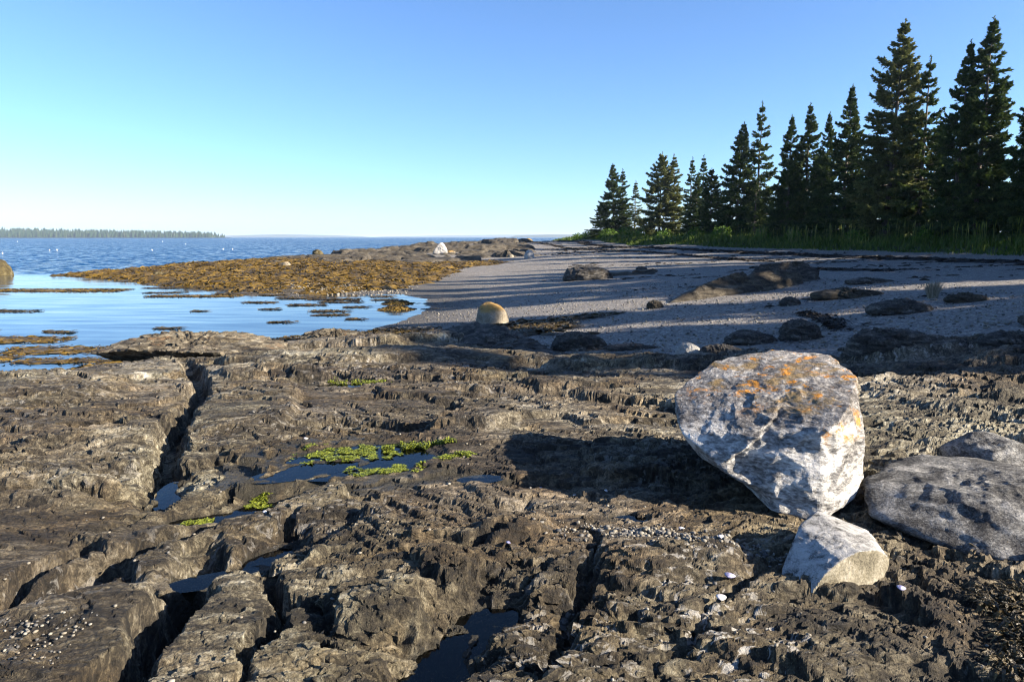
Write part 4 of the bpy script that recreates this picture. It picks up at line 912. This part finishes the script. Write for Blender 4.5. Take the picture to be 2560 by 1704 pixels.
n = 420; x = rg.uniform(-3.2, 2.4, n); y = 2.2 + 6.5 * rg.random(n) ** 1.5; zz = ledge_height(x.astype(np.float32), y.astype(np.float32)); m = zz[1] < .2
pebbles('stone_chips', x[m], y[m], zz[0][m], (rg.uniform(.004, .013, n) * (1 + .06 * y))[m], 67, 'scattered pale chips of stone and shell on the ledge')
# shells
def shell(x, y, s, rz, mt, label, tilt=25):
    n, m = 14, 6; a = np.linspace(-math.pi, math.pi, n, endpoint=False); rr = np.linspace(0, 1, m)
    A, Q = np.meshgrid(a, rr); X = Q * np.cos(A) * (1 + .15 * np.cos(A)); Y = Q * np.sin(A) * .55 * (1 - .25 * np.cos(A)); Z = .38 * (1 - Q ** 2)
    V = np.stack([X, Y, Z], -1).reshape(-1, 3) * s; V2 = V * .94 - np.array([0, 0, .03 * s])
    i = np.arange(n * m).reshape(m, n); j = np.roll(i, -1, 1); f = np.stack([i[:-1], j[:-1], j[1:], i[1:]], -1).reshape(-1, 4)
    rim = np.stack([i[-1], j[-1], j[-1] + n * m, i[-1] + n * m], -1)
    me = mesh_np('shell', np.concatenate([V, V2]), np.concatenate([f, f[:, ::-1] + n * m, rim]))
    o = obj('shell', me, M[mt], label=label, cat='shell', group='shells scattered on the ledge', loc=(x, y, gz_ledge(x, y) + .012)); o.rotation_euler = (R(tilt), R(12), rz)
SH = [(.92,2.80,.032,.6,'shell','white clam shell on the ledge in front of the half round block'),(-.02,3.36,.026,1.8,'mussel','blue mussel shell standing in the middle of the ledge'),(.28,2.92,.030,2.4,'mussel','blue and white shell at the mouth of a crack'),
      (1.02,3.00,.030,.2,'mussel','pale violet shell below the half round block'),(1.72,2.82,.026,.3,'mussel','blue white shell against the foot of the half round block'),(.95,3.62,.022,.1,'shell','white shell in the shade beside the gravel'),
      (.42,4.3,.022,.5,'shell','white shell fragment in the shade of the lichened boulder'),(.62,4.3,.022,1.2,'shell','white shell piece at the far edge of the boulder shade'),(-1.75,5.6,.02,.4,'shell','tiny white shell on the slab left of the main pool'),(-1.5,3.95,.02,.2,'shell','tiny white shell beside the narrow pool'),
      (1.08,3.33,.028,.9,'shell','white shell fragment among the streak of gravel'),(.20,4.55,.016,.9,'mussel','small blue shell near the small pool')]
for s in SH: shell(*s)

# ------------------------------------------------------------------ spruces
def spruce_mesh(seed, H, Rm, z0=.05, dens=1.0, sparse=0.0, lean=0.0, power=.85, tuft=1.0, droop=0.0):
    rg = np.random.default_rng(seed)
    Ps, Ds, Ts, Ss = [], [], [], []; tv, tf = [], []
    nlev = int(H / .33 * dens); zs = z0 * H + (H * (1 - z0) - .12) * (np.arange(nlev) + rg.uniform(-.3, .3, nlev)) / nlev
    lobes = rg.uniform(0, 6.28, 3)
    def tube(P, r0, r1, k=5):
        P = np.asarray(P, float); n = len(P); b = sum(len(q) for q in tv)
        rad = np.linspace(r0, r1, n); a = np.arange(k) * 2 * np.pi / k
        d = unit(np.gradient(P, axis=0)); u = unit(np.cross(d, np.array([.3, .2, 1.0]) if abs(d[0, 2]) < .8 else np.array([1.0, 0, 0]))); w = np.cross(d, u)
        V = P[:, None] + rad[:, None, None] * (np.cos(a)[None, :, None] * u[:, None] + np.sin(a)[None, :, None] * w[:, None]); tv.append(V.reshape(-1, 3))
        i = np.arange(n * k).reshape(n, k); j = np.roll(i, -1, 1); tf.append(np.stack([i[:-1], j[:-1], j[1:], i[1:]], -1).reshape(-1, 4) + b)
    tz = np.linspace(-.3, H, 14); bend = lean * (tz / H) ** 2
    tube(np.stack([bend + .03 * np.sin(tz * 1.1 + seed), .03 * np.cos(tz * .9), tz], -1), .012 * H + .03, .012, 8)
    for z in zs:
        t = z / H; hgt = (1 - t)
        nb = rg.integers(4, 8) if t < .9 else 4
        for b in range(nb):
            if rg.random() < sparse * (.4 + .6 * t if sparse < .5 else 1): continue
            az = rg.uniform(0, 6.28)
            prof = min(1.0, (hgt ** power) * (1 + .18 * math.sin(az * 2 + lobes[0] + 3 * t) + .12 * math.sin(az * 3 + lobes[1]))) * (1 if t > .12 else .72 + 2.3 * t)
            L = Rm * prof * rg.uniform(.55, 1.12) * min(1, .30 + 3.4 * hgt) + .07
            el = R(-16 - droop + 52 * t + rg.normal(0, 7)); n = max(5, int(L / .16))
            s = np.linspace(0, 1, n + 1); e = el + R(26) * s ** 2 - R(10) * np.sin(s * 3.1)
            st = L / n; dx = np.cumsum(np.cos(e)) * st; dz = np.cumsum(np.sin(e)) * st
            ca, sa = math.cos(az), math.sin(az); wig = .06 * L * np.sin(s * 4 + rg.uniform(0, 6))
            x0 = lean * t * t
            P = np.stack([x0 + dx * ca - wig * sa, dx * sa + wig * ca, z + dz - .1 * L * (s ** 2) * .3], -1)
            if L > .5: tube(P[:: max(1, n // 4)], .008 + .010 * L, .004, 3)
            d = unit(np.gradient(P, axis=0))
            a0 = rg.uniform(.10, .38) if L > .7 else 0
            for side in (-1, 1, 0):
                # side twigs, and the leader itself
                m = int(n * (2.5 if side else 3.0) * dens ** .5) + 1; q = rg.uniform(a0, 1, m); ii = np.minimum((q * n).astype(int), n); o = P[ii]
                dd = d[ii]; lat = np.stack([-dd[:, 1], dd[:, 0], np.zeros(m)], -1)
                ang = rg.uniform(R(28), R(70), m)[:, None]; tw = dd * np.cos(ang) + side * lat * np.sin(ang) + np.array([0, 0, 1]) * rg.normal(-.05, .25, m)[:, None]
                tw = unit(tw if side else dd + rg.normal(0, .28, (m, 3)))
                ln = (.42 * L * (1 - q) + .16) * rg.uniform(.5, 1.1, m) if side else np.full(m, .14)
                k = np.maximum(1, (ln / .115).astype(int)); rep = np.repeat(np.arange(m), k); fr = (np.concatenate([np.arange(v) for v in k]) + .5) / k[rep]
                pos = o[rep] + tw[rep] * (ln[rep] * fr)[:, None] + rg.normal(0, .025, (len(rep), 3)); pos[:, 2] -= .12 * (ln[rep] * fr) ** 1.5
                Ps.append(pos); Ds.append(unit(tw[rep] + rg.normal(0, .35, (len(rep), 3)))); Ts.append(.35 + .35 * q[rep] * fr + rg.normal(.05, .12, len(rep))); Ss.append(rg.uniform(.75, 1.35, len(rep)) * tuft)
    m = 26; q = rg.uniform(H - .75, H + .12, m); Ps.append(np.stack([lean + rg.normal(0, .03, m), rg.normal(0, .03, m), q], -1)); Ds.append(unit(np.stack([rg.normal(0, .5, m), rg.normal(0, .5, m), np.full(m, .8)], -1))); Ts.append(np.full(m, .6)); Ss.append(rg.uniform(.6, 1.0, m) * tuft)
    P = np.concatenate(Ps); D = np.concatenate(Ds); T = np.clip(np.concatenate(Ts), 0, 1); S = np.concatenate(Ss); n = len(P)
    U = unit(np.cross(D, rg.normal(size=(n, 3)))); W = np.cross(D, U); ln = .135 * S; wd = .042 * S
    V = []
    for A in (U, W):
        V.append(np.stack([P + A * wd[:, None] * 1.25 - D * ln[:, None] * .45, P + D * ln[:, None] * .85, P - A * wd[:, None] * 1.25 - D * ln[:, None] * .35], 1))
    V = np.concatenate(V).reshape(-1, 3); F = np.arange(len(V)).reshape(-1, 3)
    return mesh_np('crown', V, F, False, {'tone': np.tile(np.repeat(T, 3), 2)}), mesh_np('trunk', np.concatenate(tv), np.concatenate(tf))
PROTO = {
 'broad': spruce_mesh(1, 15, 3.6, .03, 1.25, .04, .2, .70, 1.1),
 'tall': spruce_mesh(2, 13, 3.0, .03, 1.2, .08, -.1, .82, 1.1),
 'layer': spruce_mesh(3, 12, 2.6, .06, .80, .22, .1, .78, 1.1),
 'thin': spruce_mesh(4, 9, 1.5, .08, .95, .28, .15, .8, 1.0),
 'dense': spruce_mesh(5, 9, 3.0, .01, 1.3, .02, .1, .60, 1.1),
 'small': spruce_mesh(6, 9.5, 2.9, .02, 1.2, .05, -.25, .78, 1.1),
}
PH = {'broad': 15, 'tall': 13, 'layer': 12, 'thin': 9, 'dense': 9, 'small': 9.5}
def tree(kind, x, y, H, label, rz=0, wide=1.0, mat='needles', group='spruces along the bank', tint=None):
    cr, tr = PROTO[kind]; s = H / PH[kind]; z = float(bank_z(np.array([x], np.float32), np.array([y], np.float32))[0]) - .05
    r = obj('spruce_tree', None, label=label, cat='tree', group=group, loc=(x, y, z)); r.rotation_euler = (0, 0, rz); r.scale = (s * wide, s * wide, s)
    c = bpy.data.objects.new('crown', cr); col.objects.link(c); c.parent = r
    if not cr.materials: cr.materials.append(M['needles'])
    c.material_slots[0].link = 'OBJECT'; c.material_slots[0].material = M[mat]
    t_ = bpy.data.objects.new('trunk', tr); col.objects.link(t_); t_.parent = r
    if not tr.materials: tr.materials.append(M['bark'])
    return r
TREES = [
 # kind, x, y, height, label, turn, width, needles
 ('small',13.6,93,9.6,'dark conical spruce at the seaward end of the row',.4,1.05,'needles'),
 ('thin',14.9,93.5,8.9,'slim second top rising beside the seaward end spruce',2.0,1.2,'needles'),
 ('small',11.9,92.5,4.6,'low bushy spruce skirting the seaward end of the row',1.1,1.5,'needles'),
 ('thin',16.1,91,7.2,'small pointed spruce in the dip next to the olive one',1.0,1.2,'needles_olive_sunlit'),
 ('dense',18.2,85.5,10.2,'broad sunlit olive green spruce with a bare grey top',.3,1.0,'needles_olive_sunlit'),
 ('thin',19.8,85,9.9,'narrow green spire close behind the sunlit olive spruce',2.6,1.25,'needles_olive_sunlit'),
 ('thin',20.6,80.5,9.0,'thin see through spruce standing in the gap of the row',.2,.95,'needles'),
 ('thin',22.2,81,9.2,'thin spruce with short flat boughs next to the see through one',4.0,1.05,'needles'),
 ('dense',20.6,72,7.0,'bushy dark spruce at the foot of the stepped pair',2.2,.9,'needles'),
 ('small',22.7,70,11.2,'dark pointed spruce, lower one of the stepped pair',3.1,.95,'needles'),
 ('layer',24.3,69,12.9,'spruce with flat separate layers of boughs, taller one of the stepped pair',.8,1.0,'needles'),
 ('tall',23.8,60,10.6,'dark spruce with a narrow top leaning against a twin',5.2,.95,'needles'),
 ('tall',25.3,60,11.4,'dark spruce with a dense green tip beside its narrower twin',.5,.95,'needles'),
 ('tall',26.0,58.0,10.3,'small dark spire wedged between larger spruces',1.5,.8,'needles'),
 ('tall',26.2,55,11.9,'spruce with a bare spindly tip beside the tallest tree',2.4,1.0,'needles'),
 ('broad',27.2,50.3,15.3,'tallest broad spruce with pale trunk showing through the boughs',.0,1.0,'needles_olive_sunlit'),
 ('layer',28.4,48.5,12.3,'gappy spruce with tufted boughs beside the tallest tree',1.9,.95,'needles'),
 ('tall',28.0,44,12.2,'narrow ragged spruce sharing its boughs with a taller neighbour',3.3,.85,'needles'),
 ('tall',29.0,43.5,13.4,'tall dark spruce with a fine pointed top and upswept boughs',4.1,1.0,'needles'),
 ('tall',29.6,39.2,12.0,'dark spruce cut by the edge of the picture with a slim top',.9,.95,'needles'),
]
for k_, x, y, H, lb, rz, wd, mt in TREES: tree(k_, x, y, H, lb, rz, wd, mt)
# trees filling the dark wood behind the front row
rg = np.random.default_rng(91)
for i in range(26):
    q = i / 25; y = 35 + 42 * q + rg.uniform(-1.2, 1.2); x = grass_x(y) + rg.uniform(6.5, 12.5) ; H = rg.uniform(6.5, 9.0) - 1.8 * q
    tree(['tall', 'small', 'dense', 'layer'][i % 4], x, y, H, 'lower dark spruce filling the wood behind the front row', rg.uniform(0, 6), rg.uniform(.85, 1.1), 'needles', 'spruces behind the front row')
# the wood goes on along the bank to the right of the picture
OFF = [(31.5,35,13),(31,31.5,14),(33,28.5,14),(29.5,26,15),(31.5,23,15),(29,20.4,15.2),(31,17.8,15.4),(29,12.2,14.2),(31.5,12.8,15),(28.5,9.4,15.2),(30.5,7.4,15.4),(29,5.2,14.4),(31.5,3.4,13.4),(33,-3,12.2),(30.5,-9,9.0),(35,21,16),(34,8,15.5),(36,30,15),(37,-8,11),
       (28.5,33.5,9),(28.5,28.5,9.5),(27.5,23,10),(33.5,25.5,14),(34,18,15),(33.5,5.6,15),(32,1,11)]
OFF = [(x, y - 4.3 if y < 27 else y - 2, H) for x, y, H in OFF] + [(30, 27, 14), (32, 24, 15)]
for i, (x, y, H) in enumerate(OFF):
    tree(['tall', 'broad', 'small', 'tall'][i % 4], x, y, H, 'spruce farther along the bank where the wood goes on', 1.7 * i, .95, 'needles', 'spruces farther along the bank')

# ------------------------------------------------------------------ bank grass and shrubs
def make_grass():
    rg = np.random.default_rng(101); n = 22000
    y = 24 + 96 * rg.random(n); x = grass_x(y) + rg.random(n) ** 1.4 * 7 - .2 + .5 * pn2(y * .4, y * 0, 2)
    z = bank_z(x, y) - .02; h = rg.uniform(.20, .58, n) * (.55 + .6 * sstep(0, 2.5, x - grass_x(y))) * (1 + .35 * pn2(x * .5, y * .5, 5)); a = rg.uniform(0, 6.28, n); t_ = np.linspace(0, 1, 3); be = rg.uniform(.05, .5, n)
    P = np.stack([x[:, None] + np.cos(a)[:, None] * be[:, None] * h[:, None] * t_ ** 2, y[:, None] + np.sin(a)[:, None] * be[:, None] * h[:, None] * t_ ** 2, z[:, None] + h[:, None] * t_], -1)
    b = rg.uniform(0, 6.28, n); side = np.stack([np.cos(b), np.sin(b), 0 * b], -1); wd = (.014 + .0007 * y)[:, None] * np.array([1, .8, .1])[None] * rg.uniform(.7, 1.3, n)[:, None]
    tone = np.clip(rg.normal(.42, .15, n) + .12 * pn2(x * .3, y * .3, 6), 0, .85)
    parts = [ribbons(P, wd, side, tone)]
    # tall pale seed stalks in the shade of the tall spruces
    n = 420; y = rg.uniform(31, 62, n); x = grass_x(y) + rg.uniform(1.2, 4.2, n); m = pn2(x * .4, y * .4, 8) > -.1; x, y = x[m], y[m]; n = len(x); z = bank_z(x, y); h = rg.uniform(1.0, 1.6, n); a = rg.uniform(0, 6.28, n)
    t_ = np.array([0, .72, .86, 1.0]); P = np.stack([x[:, None] + .08 * np.cos(a)[:, None] * t_ ** 2, y[:, None] + .08 * np.sin(a)[:, None] * t_ ** 2, z[:, None] + h[:, None] * t_], -1)
    parts.append(ribbons(P, np.repeat(np.array([[.008, .010, .028, .006]]), n, 0), np.stack([np.cos(a), np.sin(a), 0 * a], -1), np.full(n, 1.0)))
    stuff('bank_grass', parts, M['grass'], 'tall green grass along the top of the beach')
make_grass()
def shrub(x, y, w, h, seed, label, mat='shrub', n=900, leaf=.10):
    rg = np.random.default_rng(seed); z = float(bank_z(np.array([x], np.float32), np.array([y], np.float32))[0])
    root = obj('shrub', None, label=label, cat='shrub', group='low shrubs on the bank', loc=(x, y, z))
    p = unit(rg.normal(size=(n, 3))) * (rg.random(n) ** .35)[:, None]; p[:, 2] = np.abs(p[:, 2]); p *= np.array([w / 2, w / 2 * .8, h]) * (1 + .3 * pn3(p, 2.5, seed))[:, None]
    d = unit(rg.normal(size=(n, 3))); u = unit(np.cross(d, rg.normal(size=(n, 3)))); s = leaf * rg.uniform(.6, 1.3, n)[:, None]
    V = np.stack([p - d * s, p + u * s * .5, p + d * s, p - u * s * .5], 1).reshape(-1, 3)
    obj('foliage', mesh_np('foliage', V, np.arange(len(V)).reshape(-1, 4), False, {'tone': np.repeat(np.clip(rg.normal(.5, .18, n), 0, 1), 4)}), M[mat], root)
    k = 7; a = rg.uniform(0, 6.28, k); t_ = np.linspace(0, 1, 3)
    P = np.stack([np.cos(a)[:, None] * w * .3 * t_, np.sin(a)[:, None] * w * .3 * t_, -.1 + (h * .8 + .1) * t_[None] * np.ones((k, 1))], -1)
    v1, f1, _ = ribbons(P, np.full((k, 3), .012), np.stack([-np.sin(a), np.cos(a), 0 * a], -1), np.zeros(k)); v2, f2, _ = ribbons(P, np.full((k, 3), .012), np.tile([[0, 0, 1.0]], (k, 1)), np.zeros(k))
    obj('stems', mesh_np('stems', np.concatenate([v1, v2]), np.concatenate([f1, f2 + len(v1)])), M['bark'], root)
SB = [(9.6,98,2.4,1.0),(10.8,96,2.6,1.2),(12.6,90,2.8,1.2),(14.3,86,2.6,1.3),(15.4,83,2.4,1.1),(17.2,78,2.4,1.2),(19.2,72,2.2,1.2),(20.0,66,2.2,1.3),(22.4,61,2.0,1.2),(23.2,57,1.8,1.0),(25,50,1.8,1.1),(26.5,44,1.8,1.1)]
for i, (x, y, w, h) in enumerate(SB):
    shrub(x, y, w, h, 120 + i, 'low leafy bright green shrub in the sunlit grass under the seaward spruces' if i < 5 else 'low leafy shrub in the shade at the foot of the wood')

# dried bush thrown up on the upper shingle
def dry_bush(x, y, w, h):
    rg = np.random.default_rng(131); z = gz(x, y); n = 420; a = rg.uniform(0, 6.28, n); r = rg.uniform(0, .5, n) * w; ln = h * rg.uniform(.5, 1.1, n); t_ = np.linspace(0, 1, 4)
    sp = rg.uniform(.1, .6, n); P = np.stack([(r * .5)[:, None] * np.cos(a)[:, None] + np.cos(a)[:, None] * (sp * ln)[:, None] * t_ ** 1.5, (r * .5)[:, None] * np.sin(a)[:, None] + np.sin(a)[:, None] * (sp * ln)[:, None] * t_ ** 1.5, -.02 + ln[:, None] * t_], -1)
    v, f, t1 = ribbons(P, np.repeat([[.006, .006, .005, .002]], n, 0), np.stack([-np.sin(a), np.cos(a), 0 * a], -1), rg.random(n))
    obj('dry_tuft', mesh_np('dry_tuft', v, f, False, {'tone': t1}), M['straw'], label='pale dried tuft of grass standing among the rocks on the upper shingle', cat='plant', loc=(x, y, z))
dry_bush(9.2, 14.9, .42, .36)

# ------------------------------------------------------------------ lobster buoys
def buoy(x, y, s):
    root = obj('buoy', None, label='small white float bobbing out on the open water', cat='buoy', group='white floats on the water', loc=(x, y, 0)); root.rotation_euler = (R(14), R(-10), x)
    prof = [(0, -.22), (.07, -.2), (.13, -.08), (.14, .06), (.11, .2), (.05, .26), (0, .27)]; k = 10; V = []; a = np.arange(k) * 2 * np.pi / k
    for r, z in prof: V.append(np.stack([r * np.cos(a), r * np.sin(a), np.full(k, z + .08)], -1))
    i = np.arange(len(prof) * k).reshape(-1, k); j = np.roll(i, -1, 1); F = np.stack([i[:-1], j[:-1], j[1:], i[1:]], -1).reshape(-1, 4)
    obj('float', mesh_np('float', np.concatenate(V) * s, F), M['buoy'], root)
    V = np.concatenate([np.stack([.012 * np.cos(a), .012 * np.sin(a), np.full(k, z)], -1) for z in (.3, .62)]); i = np.arange(2 * k).reshape(2, k); j = np.roll(i, -1, 1)
    obj('stick', mesh_np('stick', V * s, np.stack([i[0], j[0], j[1], i[1]], -1)), M['stick'], root)
for x, y, s in [(-80,108,.6),(-266,371,1.0),(-90,134,.55),(-88.5,134,.65),(-70,134,.6),(-188,371,1.1),(-117,247,.8),(-60,143,.6),(-58,143,.55)]: buoy(x, y, s)

# ------------------------------------------------------------------ islands
def island(name, x0, x1, y, hts, depth, trees, seed, label, tree_h=14):
    n = 80; t_ = np.linspace(0, 1, n); rg = np.random.default_rng(seed); m = 12; q = np.linspace(-1, 1, m)
    h = np.interp(t_, np.linspace(0, 1, len(hts)), hts); T, Q = np.meshgrid(t_, q); X = x0 + (x1 - x0) * T; Y = y + depth * Q * (.3 + .7 * np.sin(np.pi * np.clip(T, .02, .98)))
    Z = h[None] * np.maximum(1 - np.abs(Q) ** 2.2, 0) * np.minimum(1, 20 * np.minimum(T, 1 - T) + .02) - 1.5 * (np.abs(Q) > .98) + .8
    obj(name, mesh_np(name, np.stack([X, Y, Z], -1), grid_faces(m, n)), M['island'], kind='structure', label=label)
    if not trees: return
    u = rg.random(trees); w = rg.uniform(-.96, .6, trees); w = np.where(rg.random(trees) < .35, rg.uniform(-.97, -.85, trees), w)
    u = np.clip(u, .006, .994); hx = x0 + (x1 - x0) * u; hy = y + depth * w * (.3 + .7 * np.sin(np.pi * u)); hz = np.interp(u, t_, h) * (1 - np.abs(w) ** 2.2) * np.minimum(1, 20 * np.minimum(u, 1 - u) + .02) + .6
    th = tree_h * rg.uniform(.5, 1.2, trees) ** 1.2 * np.clip(.45 + 30 * np.minimum(u, 1 - u), 0, 1); tr = th * rg.uniform(.18, .30, trees); k = 4; a = np.arange(k) * 2 * np.pi / k
    def ring(f, zf): return np.stack([hx[:, None] + tr[:, None] * f * np.cos(a), hy[:, None] + tr[:, None] * f * np.sin(a), (hz + th * zf)[:, None] + 0 * a], -1)
    V = np.concatenate([ring(.8, .0), ring(.75, .42), ring(.04, 1.0)], 1); b = (np.arange(trees) * 3 * k)[:, None, None]
    i = np.arange(3 * k).reshape(3, k); j = np.roll(i, -1, 1); F = np.stack([i[:-1], j[:-1], j[1:], i[1:]], -1).reshape(-1, 4)
    tone = np.repeat(np.clip(rg.normal(.4, .25, trees), 0, 1), 3 * k)
    obj('far_forest', mesh_np('far_forest', V.reshape(-1, 3), (F[None] + b).reshape(-1, 4), False, {'tone': tone}), M['forest'], kind='stuff', label='spruce forest covering the island across the water')
island('island', -2400, -775, 1850, [7, 9, 11, 13, 14, 14.5, 14, 12, 9, 5, 2], 190, 4800, 7, 'long wooded island across the water', 13)
island('distant_island', -2700, -1280, 6200, [6, 14, 20, 24, 22, 18, 12, 5], 300, 0, 8, 'faint far island beyond the wooded one')
island('distant_island', -1500, 1400, 7400, [4, 10, 16, 22, 26, 24, 22, 16, 8], 300, 0, 9, 'pale hazy far shore on the horizon')
island('distant_island', -20, 900, 4300, [10, 15, 17, 16, 15, 14, 12, 10], 200, 0, 10, 'low bluish far island beside the point')

# ------------------------------------------------------------------ the sea air
def make_haze():
    x0, x1, y0, y1, z0, z1 = -16500, 16500, -15200, 16500, -3.0, 48.0
    v = np.array([(x, y, z) for z in (z0, z1) for x, y in ((x0, y0), (x1, y0), (x1, y1), (x0, y1))]); f = np.array([(3, 2, 1, 0), (4, 5, 6, 7), (0, 1, 5, 4), (1, 2, 6, 5), (2, 3, 7, 6), (3, 0, 4, 7)])
    m = bpy.data.materials.new('sea_haze'); m.use_nodes = True; t = m.node_tree; t.nodes.remove(t.nodes['Principled BSDF'])
    pv = t.nodes.new('ShaderNodeVolumePrincipled'); pv.inputs['Color'].default_value = (.62, .79, 1, 1); pv.inputs['Density'].default_value = .00013; pv.inputs['Anisotropy'].default_value = .1
    t.links.new(pv.outputs[0], t.nodes['Material Output'].inputs['Volume'])
    obj('haze', mesh_np('haze', v, f, False), m, kind='stuff', label='thin pale sea haze')
make_haze()
